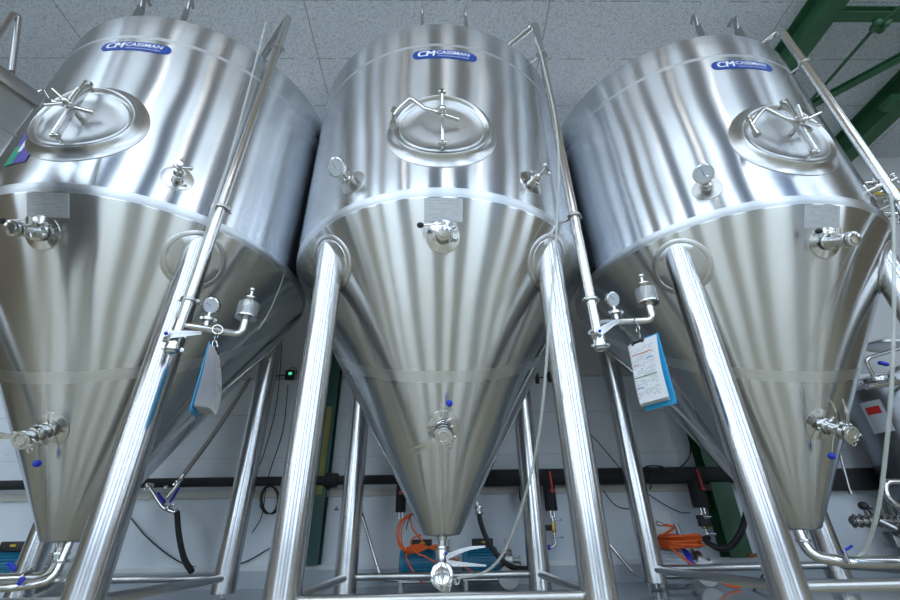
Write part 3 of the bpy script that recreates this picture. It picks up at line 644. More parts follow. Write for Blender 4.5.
# added ceiling lamps, hidden behind the tanks, to brighten the back wall
def lamp(x, y, along, label, L=1.5):
    e = empty('added_ceiling_lamp', (x, y, CE), label, 'lamp', 'added tube lamps under the ceiling')
    s_ = (.12, L, .05) if along == 'y' else (L, .12, .05)
    m_ = MB(); m_.box((0, 0, -.19), s_, bev=.008)
    for q in (-1, 1): d = Vector((0, q * L * .35, 0)) if along == 'y' else Vector((q * L * .35, 0, 0)); m_.cyl(d + Vector((0, 0, -.17)), d, .005, 6)
    m_.build('lamp_housing', 'white_paint', e)
    m_ = MB(); d = Vector((0, L * .47, 0)) if along == 'y' else Vector((L * .47, 0, 0)); m_.cyl(Vector((0, 0, -.235)) - d, Vector((0, 0, -.235)) + d, .02, 12); m_.build('added_lamp_tube', 'added_lamp_tube', e)
nm = ['left', 'middle', 'right']
for k, x in enumerate((-1.95, 0.35, 2.3)):
    lamp((-1.95, 0, 1.95)[k], 3.42, 'x', 'added tube lamp under the low ceiling, unseen behind the tanks, %s of the row' % nm[k], L=1.2)
    e = empty('added_high_bay_lamp', (x * 1.3, -3.0, CH), 'added round high bay lamp in the unseen tall hall, %s of the row' % nm[k], 'lamp', 'added high bay lamps')  # added lamps, unseen, for the glare on the middle tank's seam
    m_ = MB(); m_.cyl((0, 0, 0), (0, 0, -2.1), .01, 8); m_.lathe([(.04, -2.05), (.10, -2.1), (.26, -2.35), (.27, -2.36), (.25, -2.35), (.09, -2.12)], seg=32); m_.build('shade', 'steel_dark', e)
    m_ = MB(); m_.lathe([(.20, -2.30), (.001, -2.31)], seg=28); m_.build('lamp_disc', 'added_lamp_tube', e)
# ------------------------------------------------------------------ green steelwork
def ibeam(mb, a, b_, w, h, up=Vector((0, 0, 1)), tf=.014, tw=.010):
    a = Vector(a); b_ = Vector(b_); d = b_ - a; L = d.length; d.normalize(); s_ = d.cross(up).normalized(); u = s_.cross(d)
    rot = Matrix((s_, d, u)).transposed(); c = (a + b_) / 2
    mb.box(c + u * (h / 2 - tf / 2), (w, L, tf), rot); mb.box(c - u * (h / 2 - tf / 2), (w, L, tf), rot); mb.box(c, (tw, L, h - 2 * tf), rot)
m_ = MB(); ibeam(m_, (3.475, YM + .01, 4.475), (3.475, YW, 4.475), .18, .25); tag(m_.build('roof_beam', 'green_paint'), 'thick green steel roof beam nearest the right tank', 'beam', 'green roof beams')
m_ = MB(); ibeam(m_, (4.98, YM + .01, 4.455), (4.98, YW, 4.455), .19, .29); tag(m_.build('roof_beam', 'green_paint'), 'green roof beam at the right edge, farther from the tanks', 'beam', 'green roof beams')
m_ = MB(); ibeam(m_, (3.56, 2.12, 4.45), (4.89, 2.12, 4.45), .09, .10); tag(m_.build('cross_beam', 'green_paint'), 'short green cross beam joining the two roof beams', 'beam')
e = empty('brace_rod', (4.02, 2.20, 4.42), 'thin green brace rod running from a lumpy joint', 'brace')
m_ = MB(); m_.cyl((.02, 0, -.02), (-.02, 1.0, -.02), .016, 12); m_.cyl((.02, 0, -.02), (.55, -1.2, .0), .016, 12); m_.build('rod', 'green_paint', e)
m_ = MB()
for k in range(9): m_.ball((.03 + random.uniform(-.07, .07), random.uniform(-.05, .05), -.03 + random.uniform(-.02, .02)), .035, seg=8)
m_.build('joint', 'green_paint', e)
m_ = MB(); ibeam(m_, (4.88, 2.12, 4.40), (3.56, 3.56, 4.40), .07, .06); tag(m_.build('diagonal_brace', 'green_paint'), 'green diagonal brace between the roof beams', 'brace')
m_ = MB(); m_.box((4.84, 2.95, 4.33), (.12, .16, .09), bev=.01); tag(m_.build('junction_box', 'green_paint'), 'small green box on the side of the right roof beam', 'box')
m_ = MB(); m_.box((6.25, 3.80, 3.83), (2.4, .07, .085), bev=.006); tag(m_.build('crane_rail', 'yellow_paint'), 'yellow rail high on the back wall at the right edge', 'rail')
m_ = MB(); ibeam(m_, (-1.035, 3.90, .149), (-1.035, 3.90, CE), .135, .11, up=Vector((0, 1, 0))); co = m_.build('wall_column', 'dark_green_paint'); tag(co, 'dark green steel column behind the middle tank left legs', 'column', 'green wall columns')
m_ = MB(); m_.box((-1.02, 3.842, 1.0), (.045, .002, .72)); m_.build('marking_tape', 'ochre_tape', co)
m_ = MB(); ibeam(m_, (2.28, 3.88, .149), (2.28, 3.88, CE), .17, .15, up=Vector((0, 1, 0))); tag(m_.build('wall_column', 'green_paint'), 'green steel column behind the right tank', 'column', 'green wall columns')

# ------------------------------------------------------------------ insulated wall pipe with drops
PZ = .745; PY = 3.83
e = empty('insulated_pipe', (0, PY, PZ), 'long black insulated pipe running along the back wall', 'pipe')
m_ = MB(); m_.cyl((XL + .1, 0, 0), (.05, 0, 0), .036, 24); m_.lathe([(.036, 0), (.055, .003), (.057, .05), (.055, .10), (.036, .104)], (-.98, 0, 0), (1, 0, 0), 24); m_.lathe([(.036, 0), (.05, .003), (.052, .04), (.05, .08), (.036, .083)], (-3.08, 0, 0), (1, 0, 0), 24); m_.build('thin_run', 'insulation', e)
m_ = MB(); m_.lathe([(.036, 0), (.066, .01), (.065, 1.0), (.066, 1.02), (.064, 1.03), (.066, 2.4), (.065, 3.0)], (.03, 0, 0), (1, 0, 0), 28); m_.build('thick_run', 'insulation', e)
def drop(x, r, z0, z1, handle):
    m_ = MB(); m_.lathe([(r, 0), (r * 1.03, .01), (r, z1 - z0)], (x, -.005, z0 - PZ), (0, 0, 1), 20); d = m_.build('drop_leg', 'insulation', e)
    v = MB(); v.cyl((x - .01, 0, z0 - PZ), (x - .01, 0, z0 - PZ - .055), .009, 10); v.cyl((x + .018, 0, z0 - PZ), (x + .018, 0, z0 - PZ - .05), .009, 10); v.build('pipe_stub', 'steel', d)
    h = MB()
    if handle: h.box((x + .005, -.085, z1 - PZ - .015), (.016, .010, .15), Matrix.Rotation(-.04, 3, 'Y'), .004); h.cyl((x + .008, -.09, z1 - PZ - .085), (x + .008, -.04, z1 - PZ - .085), .016, 14)
    else: h.cyl((x, -.055, z0 + .14 - PZ), (x, -.03, z0 + .14 - PZ), .015, 14)
    h.build('valve_handle', 'red_plastic', d, 'red valve handle')
    return d
drop(-.35, .040, .50, .745, False)
drop(.862, .047, .495, .72, True)
drop(2.08, .062, .50, .72, True)
m_ = MB(); m_.lathe([(.028, 0), (.02, -.16)], (-1.56, -.02, -.03), (0, 0, 1), 14); m_.build('drop_leg', 'insulation', e)
m_ = MB(); 
for k in range(6): m_.lathe([(.006, 0), (.018, -.09), (.012, -.12)], (.62 + .028 * (k % 3), -.03 - .02 * (k // 3), -.06), (.2 * (k - 2.5) * .2, 0, 1), 8)
m_.build('foam_end', 'insulation', e)
# drain valves hanging off the drops
def drainvalve(x, z, label, kind):
    t = empty('drain_valve', (x, PY, z), label, 'valve', 'small drain valves below the wall pipe')
    m_ = MB(); m_.cyl((0, 0, .0), (0, 0, -.045), .012, 12); m_.lathe([(.018, -.02), (.021, -.03), (.018, -.04)], (0, 0, 0), (0, 0, 1), 12); m_.cyl((0, 0, -.115), (0, 0, -.16), .011, 12); m_.cyl((0, -.01, -.028), (.055, -.015, -.03), .006, 8); m_.cyl((0, -.01, -.145), (.055, -.015, -.15), .006, 8); m_.ball((.058, -.015, -.03), .010, seg=8); m_.ball((.058, -.015, -.15), .010, seg=8); m_.build('valve_body', 'steel', t)
    b = MB(); b.box((.0, 0, -.08), (.036, .036, .070), bev=.008); b.build('brass_fitting', 'brass', t)
    a = MB(); a.box((-.045 if kind == 0 else -.005, -.02, -.082 if kind == 0 else -.07), (.05, .045, .04) if kind == 0 else (.085, .05, .055), bev=.005); a.box((-.03, -.02, -.03), (.045, .035, .028), bev=.004) if kind else None; a.build('solenoid', 'rubber', t)
    el = MB(); el.tube([(0, 0, -.155), (0, 0, -.20), (-.03, 0, -.215), (-.07, 0, -.215)] if kind == 0 else [(0, 0, -.155), (0, 0, -.19)], .011, 10, bend=.02); el.build('elbow', 'steel' , t)
    if kind == 0: b = MB(); b.cyl((-.045, 0, -.215), (-.085, 0, -.215), .017, 14); b.build('hose_nut', 'blue_plastic', t)
drainvalve(.862, .455, 'brass and steel drain valve under the red handle beside the middle tank', 0)
drainvalve(2.065, .46, 'black and steel drain valve above the orange hose coil on the right', 1)

# ------------------------------------------------------------------ hoses, cables and tubes
def line(name, pts, r, mat, label, cat, group=None, smooth=8, seg=8):
    m_ = MB(); m_.tube(pts, r, seg, smooth=smooth); return tag(m_.build(name, mat), label, cat, group)
def W(u, v, y): return aty(u, v, y)
line('black_hose', [W(177, 512, 3.72), W(179, 535, 3.70), W(184, 558, 3.68), W(192, 572, 3.66)], .021, 'rubber', 'short black hose hanging from the blue-handled valves', 'hose')
line('black_hose', [W(479, 514, 3.36), W(482, 527, 3.34), W(489, 543, 3.32), W(499, 557, 3.32), W(512, 567, 3.34), W(528, 569, 3.5)], .017, 'rubber', 'black hose curving past the blue pump by the middle tank tip', 'hose')
m_ = MB(); p = W(479, 513, 3.36); clamp(m_, p, (0, 0, 1), .014); clamp(m_, p + Vector((0, 0, .035)), (0, 0, 1), .02); m_.lathe([(.018, 0), (.024, .03), (.022, .045), (.014, .05), (.014, .07)], p, (-.2, 0, 1), 16); tag(m_.build('hose_coupling', 'steel'), 'steel clamp coupling on the black hose end beside the middle tip', 'coupling')
line('black_hose', [Vector((2.065, 3.82, .285)), W(705, 540, 3.78), W(718, 548, 3.72), W(731, 546, 3.66), W(741, 532, 3.6), W(746, 515, 3.6), W(753, 490, 3.6)], .022, 'rubber', 'black hose looping up behind the right tank front leg', 'hose')
line('clear_hose', [Vector((.715, 1.87, 3.62)), Vector((.71, 1.80, 3.2)), Vector((.70, 1.78, 2.4)), W(556, 240, 1.83), W(550, 310, 1.84), W(545, 380, 1.88), W(538, 440, 2.0), W(524, 500, 2.2), W(505, 550, 2.35), W(485, 572, 2.42), W(458, 578, 2.46)], .0068, 'clear_hose', 'clear hose hanging in front of the middle tank right leg', 'hose')
line('clear_hose', [W(266, 22, 1.78), W(247, 95, 1.72), W(226, 170, 1.68), W(205, 235, 1.66), W(178, 318, 1.69)], .006, 'clear_hose', 'thin clear tube beside the left tank upright pipe', 'hose')
line('clear_hose', [W(886, 175, 1.80), W(893, 215, 1.78), W(894, 300, 1.82), W(892, 380, 1.9), W(886, 450, 2.0), W(878, 510, 2.1), W(866, 548, 2.22), W(858, 556, 2.25)], .0085, 'clear_hose', 'clear hose at the right edge falling to the floor pipe', 'hose')
line('clear_hose', [W(76, 556, 2.9), W(66, 575, 2.9), W(50, 590, 2.95), W(32, 598, 3.0)], .011, 'clear_hose', 'clear hose lying behind the left tank front leg', 'hose')
line('wire', [W(295, 235, 2.75)] + [W(284, 275, 2.3), W(270, 310, 2.0), W(258, 330, 1.85)], .0012, 'white_plastic', 'thin pale wire reaching the left relief valve', 'wire')
line('cable', [W(288, 385, 3.93), W(283, 430, 3.93), W(268, 478, 3.93), W(262, 515, 3.93), W(252, 533, 3.93)], .004, 'rubber', 'thin black cable dropping from the left wall display', 'cable')
line('cable', [W(283, 330, 3.93), W(277, 400, 3.93), W(265, 450, 3.93), W(255, 475, 3.93)], .004, 'rubber', 'thin black cable bending down to the wall pipe', 'cable')
pts = [W(272 + 9 * math.cos(k * .8) - k * .15, 500 + 14 * math.sin(k * .8) , 3.90 - .002 * k) for k in range(28)]
line('cable_coil', pts, .004, 'rubber', 'tangled coil of black cable below the wall pipe', 'cable', smooth=4)
line('cable', [W(130, 517, 3.93), W(150, 540, 3.93), W(182, 563, 3.93), W(215, 569, 3.93), W(245, 562, 3.93), W(270, 548, 3.93)], .005, 'rubber', 'black cable sagging low on the wall by the left tank', 'cable')
line('cable', [W(585, 428, 3.93), W(605, 450, 3.93), W(628, 478, 3.88)], .004, 'rubber', 'black cable running down to the wall pipe between the tanks', 'cable')
line('cable', [W(603, 490, 3.93), W(612, 502, 3.93), W(622, 508, 3.93), W(640, 509, 3.93)], .004, 'rubber', 'black cable looping below the wall pipe between the tanks', 'cable')
line('cable', [W(648, 494, 3.93), W(665, 505, 3.93), W(680, 512, 3.93), W(690, 513, 3.87)], .004, 'rubber', 'black cable running to the drain valve over the orange coil', 'cable')
line('cable', [W(690, 440, 3.93), W(690, 455, 3.93), W(682, 466, 3.93), W(670, 472, 3.74), W(655, 470, 3.74), W(650, 490, 3.76)], .005, 'rubber', 'black cable lying over the thick wall pipe', 'cable')
pts = [W(654 + 9.5 * math.cos(k * .75), 468 + 2.2 * math.sin(k * .75), 3.745 - .0006 * k) for k in range(26)]
line('cable_coil', pts, .006, 'rubber', 'flat bundle of black cable resting on the wall pipe', 'cable', smooth=4)
line('cable', [W(768, 565, 3.5), W(760, 580, 3.3), W(748, 600, 3.05)], .006, 'rubber', 'black cable on the floor beside the right tank front leg', 'cable')
line('steel_tube', [W(250, 378, 3.7), W(218, 428, 3.72), W(182, 477, 3.74)], .018, 'steel_dark', 'thin steel tube slanting down to the blue-handled valves', 'tube', smooth=4)
# valve cluster with blue levers
e = empty('ball_valve', W(165, 492, 3.72), 'steel ball valves with two blue levers above the short hose', 'valve')
o = e.location
L_ = lambda u, v, y=3.72: W(u, v, y) - o
m_ = MB(); m_.tube([L_(147, 484), L_(154, 494), L_(163, 507), L_(171, 511), L_(177, 513)], .017, 14, smooth=4); m_.tube([L_(184, 474), L_(176, 487), L_(167, 498)], .015, 14)
for u, v in ((149, 487), (178, 482), (169, 508), (176, 512)): clamp(m_, L_(u, v), (.5, 0, -.7), .019)
m_.torus(L_(148, 499), (0, 1, 0), .014, .004, 16, 6); m_.cyl(L_(150, 495), L_(156, 490), .007, 8); m_.ball(L_(166, 488), .02, seg=10); m_.build('valve_body', 'steel', e)
m_ = MB(); a, b_ = L_(160, 493), L_(167, 503); d = (b_ - a).normalized(); m_.tube([a + Vector((0, -.03, 0)), b_ + Vector((0, -.03, 0))], .011, 8); m_.build('valve_lever', 'blue_plastic', e, 'blue lever')
m_ = MB(); m_.tube([L_(181, 488) + Vector((0, -.03, 0)), L_(172, 503) + Vector((0, -.03, 0))], .009, 8); m_.build('valve_lever', 'blue_plastic', e, 'blue lever')
# wall displays
for u, v, lab in ((290, 375, 'small black wall display with a green light left of the middle tank'), (552, 377, 'small black wall display with a green light right of the middle tank')):
    c = W(u, v, 3.93); e = empty('wall_display', c, lab, 'display', 'black wall displays'); m_ = MB(); m_.box((0, 0, 0), (.085, .055, .095), bev=.014); m_.cyl((-.14, 0, -.01), (-.04, 0, 0), .006, 8); m_.box((-.145, 0, -.01), (.035, .04, .11), bev=.01); m_.tube([(-.02, 0, .04), (.0, 0, .075), (.05, 0, .06), (.06, 0, .0)], .004, 6, smooth=4); m_.build('case', 'rubber', e)
    m_ = MB(); m_.box((.01, -.0285, .005), (.03, .002, .025)); m_.build('screen', 'green_display', e)
for u, v in ((337, 510), (572, 522)):
    m_ = MB(); c = W(u, v, 3.95); m_.cyl(c + Vector((0, .01, 0)), c - Vector((0, .03, 0)), .008, 8); m_.cyl(c + Vector((-.02, -.03, .0)), c + Vector((.02, -.03, 0)), .006, 8); m_.cyl(c + Vector((.0, -.03, .0)), c + Vector((.0, -.03, .025)), .006, 8)
    tag(m_.build('wall_hook', 'steel'), 'small pipe clip on the wall %s' % ('left of the middle tank' if u < 400 else 'right of the middle tank'), 'hook', 'wall clips')

# ------------------------------------------------------------------ pumps on trolleys
def pump(x, y, col, label, flip=1, cable=True, handle=None, s=1.0, rz=0, zc=.165, wr=.06):
    e = empty('transfer_pump', (x, y, 0), label, 'pump', 'transfer pumps on small trolleys', rz); e.scale = (s * flip, s, s)
    m_ = MB()
    prof = [(.04, -.15), (.075, -.148), (.085, -.14), (.085, -.115)]
    m_.lathe(prof + [(.078, -.113), (.078, .085), (.088, .087), (.088, .10), (.05, .105)], (0, 0, zc), (1, 0, 0), 32)
    for k in range(26):
        a = 2 * PI * k / 26; c = Vector((-.012, .082 * math.cos(a), zc + .082 * math.sin(a))); m_.box(c, (.195, .014, .004), Matrix.Rotation(a, 3, 'X'))
    m_.box((0, 0, zc - .095), (.16, .12, .03), bev=.004)
    mo = m_.build('motor', col, e)
    if zc > .15:
        m_ = MB(); m_.box((.0, -.01, zc + .115), (.15, .09, .055), bev=.006); tb = m_.build('terminal_box', 'rubber' , e, 'black terminal box')
        m_ = MB(); m_.box((.01, -.0555, zc + .120), (.035, .002, .012)); m_.build('warning_label', 'yellow_paint', tb)
    m_ = MB(); m_.lathe([(.045, .10), (.05, .12), (.05, .15), (.072, .155), (.074, .205), (.055, .21), (.03, .215)], (0, 0, zc), (1, 0, 0), 32)
    m_.cyl((.18, 0, zc + .06), (.18, 0, zc + .13), .016, 14); m_.lathe([(.026, .13), (.026, .14)], (.18, 0, zc), (0, 0, 1), 16); m_.cyl((.21, 0, zc), (.26, 0, zc), .018, 14); m_.lathe([(.030, .26), (.030, .27)], (0, 0, zc), (1, 0, 0), 18)
    clamp(m_, (.165, 0, zc), (1, 0, 0), .072); m_.build('pump_head', 'steel_satin', e)
    m_ = MB(); zf = .06
    m_.tube([(-.14, -.1, zf), (.2, -.1, zf), (.2, .1, zf), (-.14, .1, zf), (-.14, -.1, zf)], .010, 10, bend=.03); m_.box((.02, 0, zf + .012), (.30, .17, .006))
    m_.cyl((.16, -.13, .062), (.16, .13, .062), .008, 10)
    m_.build('trolley_frame', 'steel_satin', e)
    for yy in (-.125, .125):
        w = MB(); w.lathe([(wr - .003, -.012), (wr, -.008), (wr, .008), (wr - .003, .012)], (.16, yy, wr + .001), (0, 1, 0), 32); w.lathe([(.012, -.018), (.012, .018)], (.16, yy, wr + .001), (0, 1, 0), 12); w.build('wheel', 'white_plastic', e)
    for yy in (-.1, .1):
        w = MB(); w.cyl((-.13, yy, .002), (-.13, yy, zf), .013, 12); w.build('rubber_foot', 'white_plastic', e)
    if handle:
        h = MB(); h.tube([Vector((.1, -.09, zf + .005))] + [Vector(q) for q in handle], .0125, 12, bend=.05); h.build('handle', 'steel', e)
    return e
pump(-.165, 3.52, 'pump_blue', 'blue pump on a trolley under the orange cable, left of the middle tip', handle=[(-.26, -.09, .075), (-.45, -.05, .52), (-.45, .05, .52)])
pump(.275, 3.60, 'pump_blue', 'blue pump with steel head, right of the middle tank tip', s=1.0, wr=.07)
pump(1.60, 3.55, 'pump_grey', 'grey pump under the orange hose coil by the right tank', handle=[(-.28, -.09, .06), (-.50, -.06, .36), (-.62, -.06, .58)], s=1.05, zc=.125, wr=.075)
pump(-2.98, 3.50, 'pump_blue', 'blue pump half hidden behind the left tank tip', flip=1, s=1.1)
m_ = MB(); m_.lathe([(.089, -.02), (.095, -.02), (.095, .02), (.089, .02), (.089, -.02)], (1.70, 3.55, .131), (1, 0, 0), 28); tag(m_.build('pump_band', 'blue_plastic'), 'blue strap around the grey pump body', 'strap')
# orange cables
def orange(pts, label, smooth=6, r=.0078): return line('orange_cable', pts, r, 'orange_cable', label, 'cable', smooth=smooth)
m_ = MB(); c = Vector((1.685, 3.53, .285)); pts = []
for k in range(12 * 13):
    a = 2 * PI * k / 12; q = k // 12; rr = .125 + .010 * ((q * 5) % 4) + .006 * math.sin(a * 2 + q); pts.append(c + Vector((rr * math.cos(a), rr * .95 * math.sin(a), -.055 + .0062 * q + .006 * math.sin(a * 1.5 + q * 2))))
m_.tube(pts, .0085, 8, smooth=2); oc = m_.build('orange_cable', 'orange_cable'); tag(oc, 'coiled orange cable piled on the grey pump', 'cable')
m_ = MB(); m_.tube([c + Vector((-.13, -.05, .02)), c + Vector((-.07, -.12, .07)), c + Vector((-.14, -.10, .09))], .009, 8, smooth=5); m_.tube([c + Vector((-.12, -.10, -.05)), c + Vector((-.09, -.14, -.09)), c + Vector((-.03, -.20, -.16)), c + Vector((.05, -.24, -.22)), c + Vector((.14, -.26, -.268)), c + Vector((.2, -.26, -.274))], .008, 8, smooth=5); m_.build('cable_tail', 'orange_cable', oc)
m_ = MB(); m_.cyl(c + Vector((-.14, -.10, .09)), c + Vector((-.175, -.10, .10)), .016, 14); m_.build('plug', 'steel_satin', oc, 'grey plug'); m_ = MB(); m_.cyl(c + Vector((.0, -.06, .0)), c + Vector((.0, -.02, .09)), .022, 14); m_.build('plug', 'steel_satin', oc, 'grey plug')
m_ = MB(); Y_ = 3.36
for k, (du, dv) in enumerate(((0, 0), (2.2, .5), (4.2, 1))):
    m_.tube([W(414 - du, 513 + dv, Y_ + .02), W(404 - du, 522, Y_), W(401 - du, 537, Y_), W(404 - du + k, 548 + dv, Y_), W(412, 552, Y_ - .02 * k)], .0052, 8, smooth=6)
m_.tube([W(410, 515, Y_), W(412, 527, Y_), W(418, 536, Y_), W(424, 543, Y_)], .0055, 8, smooth=6)
for k in range(5): m_.tube([W(406, 554 - k * 1.5, Y_ - .01 * k), W(420, 551 - k * 1.6, Y_ - .03), W(436, 545 + k * 1.3, Y_ - .02), W(448, 548 + k, Y_)], .0052, 8, smooth=6)
m_.tube([W(421, 535, Y_), W(413, 538, Y_ - .03), W(411, 545, Y_ - .03), W(417, 553, Y_ - .04), W(426, 557, Y_ - .04), W(436, 563, Y_ - .03)], .0052, 8, smooth=6)
m_.tube([W(409, 550, Y_), W(406, 556, Y_ - .1), W(410, 566, Y_ - .1), W(416, 576, Y_ - .08), W(423, 583, Y_ - .02)], .0052, 8, smooth=6)
m_.tube([W(440, 549, Y_), W(454, 558, Y_), W(466, 568, Y_ + .02), W(474, 572, Y_ + .05)], .0052, 8, smooth=6)
tag(m_.build('orange_cable', 'orange_cable'), 'tangled orange cable draped over the blue pump, left of the middle tip', 'cable')
m_ = MB(); p = W(411, 520, Y_ - .03); m_.tube([p + Vector((.03, 0, .045)), p + Vector((-.0, 0, .03)), p + Vector((-.02, 0, -.01)), p + Vector((-.03, 0, -.06))], .004, 6, smooth=4); tag(m_.build('cable_tie', 'rubber'), 'black tie around the hanging orange cable loop', 'tie')
# wall socket plate behind right pump
m_ = MB(); c = W(662, 527, 3.92); m_.box(c, (.16, .03, .22), bev=.006); tag(m_.build('wall_panel', 'white_plastic'), 'pale wall panel behind the orange hose coil', 'panel')
m_ = MB(); m_.box(W(762, 555, 3.80), (.22, .06, .022), bev=.004); tag(m_.build('wooden_strip', 'rust'), 'rusty brown strip on the wall foot near the right column', 'strip')

# ------------------------------------------------------------------ clipboards hanging from the branches
def folder(top, w, h, yaw, tilt, lean, label, n=6, fan=.012, show=1):
    e = empty('clipboard', top, label, 'clipboard', 'blue folders hanging from the pipes')
    e.rotation_euler = (lean, tilt, yaw)
    m_ = MB(); m_.box((0, .004, -h / 2), (w, .004, h), bev=.0015); m_.build('folder', 'cyan_folder', e, 'bright blue backing folder')
    last = None
    for k in range(n):
        m_ = MB(); rings = []; off = -.003 - k * .002
        for q in range(9):
            f = q / 8; y = off - fan * (k + 1) / n * math.sin(f * PI * .6) * 1.2; xx = -.010 + .003 * k; z = -.015 - (h - .035) * f
            rings.append([Vector((xx - w / 2 + .0, y, z)), Vector((xx + w / 2 - .012, y, z))])
        for r0 in rings[:]: pass
        th = Vector((0, .0008, 0)); R4 = [[a, b_, b_ + th, a + th] for a, b_ in rings]; m_.ring_bridge(R4, True, True, True); last = (m_.build('paper_sheet', 'white_paper', e), off, fan)
    # print on the front sheet
    sheet, off, fan = last
    def yy(f): return off - fan * math.sin(f * PI * .6) * 1.2 - .0008
    def pr(mat, items):
        m_ = MB()
        for u0, u1, f0, f1 in items:
            p = [Vector((-w / 2 + w * u0, yy(f0), -.015 - (h - .035) * f0)), Vector((-w / 2 + w * u1, yy(f0), -.015 - (h - .035) * f0)), Vector((-w / 2 + w * u1, yy(f1), -.015 - (h - .035) * f1)), Vector((-w / 2 + w * u0, yy(f1), -.015 - (h - .035) * f1))]
            m_.bm.faces.new([m_.bm.verts.new(q) for q in p])
        m_.build('printing', mat, sheet)
    rr = random.Random(int(w * 1000)); it = []
    for r_ in range(34):
        f = .12 + r_ * .024; u = .08
        while u < .82:
            ww = rr.uniform(.03, .13)
            if rr.random() < .62: it.append((u, min(.86, u + ww), f, f + .008))
            u += ww + .02
    pr('ink_light', it); pr('ink_orange', [(.12, .80, .22, .237), (.12, .34, .40, .415)]); pr('ink_green', [(.10, .85, .60, .62)]); pr('ink_blue', [(.58, .82, .33, .345), (.12, .36, .77, .785)])
    m_ = MB(); m_.box((-.02, -.018, -.018), (.070, .008, .014), bev=.003); m_.cyl((-.045, -.024, -.012), (-.045, -.024, -.028), .006, 10); m_.cyl((.005, -.024, -.012), (.005, -.024, -.028), .006, 10); m_.build('clip', 'rubber', e, 'black clip at the top')
    m_ = MB(); m_.torus((-.01, -.006, .012), (1, .3, 0), .010, .002, 20, 6, sx=2.2); m_.torus((-.012, -.004, .050), (.3, 1, 0), .010, .002, 20, 6, sy=2.2); m_.torus((-.01, -.0, .090), (1, .3, 0), .022, .0025, 20, 6); m_.build('hanging_chain', 'steel', e)
p = W(213, 348, 1.86)
folder(p, .155, .31, 1.86, .0, .0, 'blue folder of papers hanging edge-on beside the left tank leg', fan=.042, n=9)
p = W(643, 338, 1.86)
folder(p, .150, .33, -.98, .0, .0, 'blue folder with a printed form hanging between the middle and right tanks', fan=.03, n=9)

# ------------------------------------------------------------------ vessel at the upper left
ca = math.atan2(-.41, .91)      # the cabinet is turned a little towards the tanks
e = empty('steel_cabinet', (-1.764, 1.252, 0), 'steel cabinet with dark top rim, cut off by the top left corner', 'cabinet', rz=-ca * 0 + math.radians(-24.2))
# local frame: far right top corner at the origin, side face along -y, back along -x
m_ = MB(); m_.box((-.20, -.30, 2.02), (.41, .61, .07), bev=.006); m_.build('top_rim', 'steel_dark', e, 'dark top rim')
m_ = MB(); m_.box((-.20, -.30, 1.64), (.39, .59, .70), bev=.012); m_.box((-.20, -.30, 1.80), (.396, .596, .012), bev=.003); m_.build('body', 'steel_satin', e)
for a in (-.05, -.35):
    for b_ in (-.05, -.55): m_ = MB(); m_.box((a, b_, .65), (.04, .04, 1.30), bev=.004); m_.build('leg', 'steel', e)
m_ = MB(); iv = (Matrix.Translation(e.location) @ Matrix.Rotation(math.radians(-24.2), 4, 'Z')).inverted(); hp = [aty(-30, 75, 1.05), aty(13, 14, 1.12), aty(19, 17, 1.14), aty(12, 72, 1.20)]; m_.tube([iv @ q for q in hp], .0125, 12, bend=.02); m_.build('lid_handle', 'steel_dark', e)
m_ = MB(); m_.box((.0, -.34, 1.90), (.004, .40, .17)); m_.build('label_sheet', 'white_paper', e)

# ------------------------------------------------------------------ cleaning unit at the right edge
vx, vy = 3.77, 3.58
e = empty('cleaning_vessel', (vx, vy, 0), 'dark steel vessel with a red and white label at the right edge', 'tank')
m_ = MB(); m_.lathe([(.26, .10), (.27, .12), (.27, 1.28), (.25, 1.36), (.16, 1.42), (.10, 1.43)], (0, 0, 0), (0, 0, 1), 64); m_.build('body', 'vessel_steel', e)
m_ = MB(); m_.lathe([(.10, 1.42), (.13, 1.43), (.13, 1.46), (.115, 1.48), (.03, 1.50)], (0, 0, 0), (0, 0, 1), 40); clamp(m_, (0, 0, 1.45), (0, 0, 1), .13, .02); m_.build('lid', 'steel', e)
m_ = MB(); m_.tube([(-.12, -.20, 1.30), (-.12, -.34, 1.34), (-.45, -.34, 1.30)], .022, 14, bend=.05); m_.tube([(.0, -.1, 1.44), (.0, -.22, 1.5), (.15, -.34, 1.45), (.2, -.36, 1.15)], .02, 14, bend=.05); m_.tube([(-.05, -.05, 1.46), (-.1, -.1, 1.62), (.3, -.2, 1.72)], .018, 12, bend=.05); m_.build('pipework', 'steel', e)
m_ = MB(); m_.box((-.13, -.26, 1.52), (.07, .03, .025), Matrix.Rotation(.3, 3, 'Y'), .004); m_.build('clip', 'blue_plastic', e, 'bright blue clip'); m_ = MB(); m_.box((-.02, -.30, 1.44), (.06, .03, .05), Matrix.Rotation(-.3, 3, 'Y'), .006); m_.build('clip', 'blue_plastic', e, 'bright blue clip')
m_ = MB(); m_.torus((.0, -.33, 1.42), (.1, 1, .2), .075, .006, 30, 6); m_.build('air_tube', 'pink_tube', e, 'loop of pink tube')
m_ = MB(); A0 = [math.radians(q) for q in range(-172, -141, 5)]
m_.ring_bridge([[Vector((.273 * math.cos(a), .273 * math.sin(a), z)) for z in (1.25, 1.00)] for a in A0], False); lo = m_.build('label_sheet', 'dial_face', e)
m_ = MB(); m_.ring_bridge([[Vector((.2745 * math.cos(a), .2745 * math.sin(a), z)) for z in (1.205, 1.145)] for a in A0[1:-1]], False); m_.build('label_print', 'red_plastic', lo)
m_ = MB(); rr = random.Random(2)
for z in (1.12, 1.10, 1.08, 1.055, 1.03): m_.ring_bridge([[Vector((.2745 * math.cos(a), .2745 * math.sin(a), q)) for q in (z, z - .006)] for a in A0[1:rr.randint(4, 6)]], False)
m_.build('label_print', 'ink_light', lo)
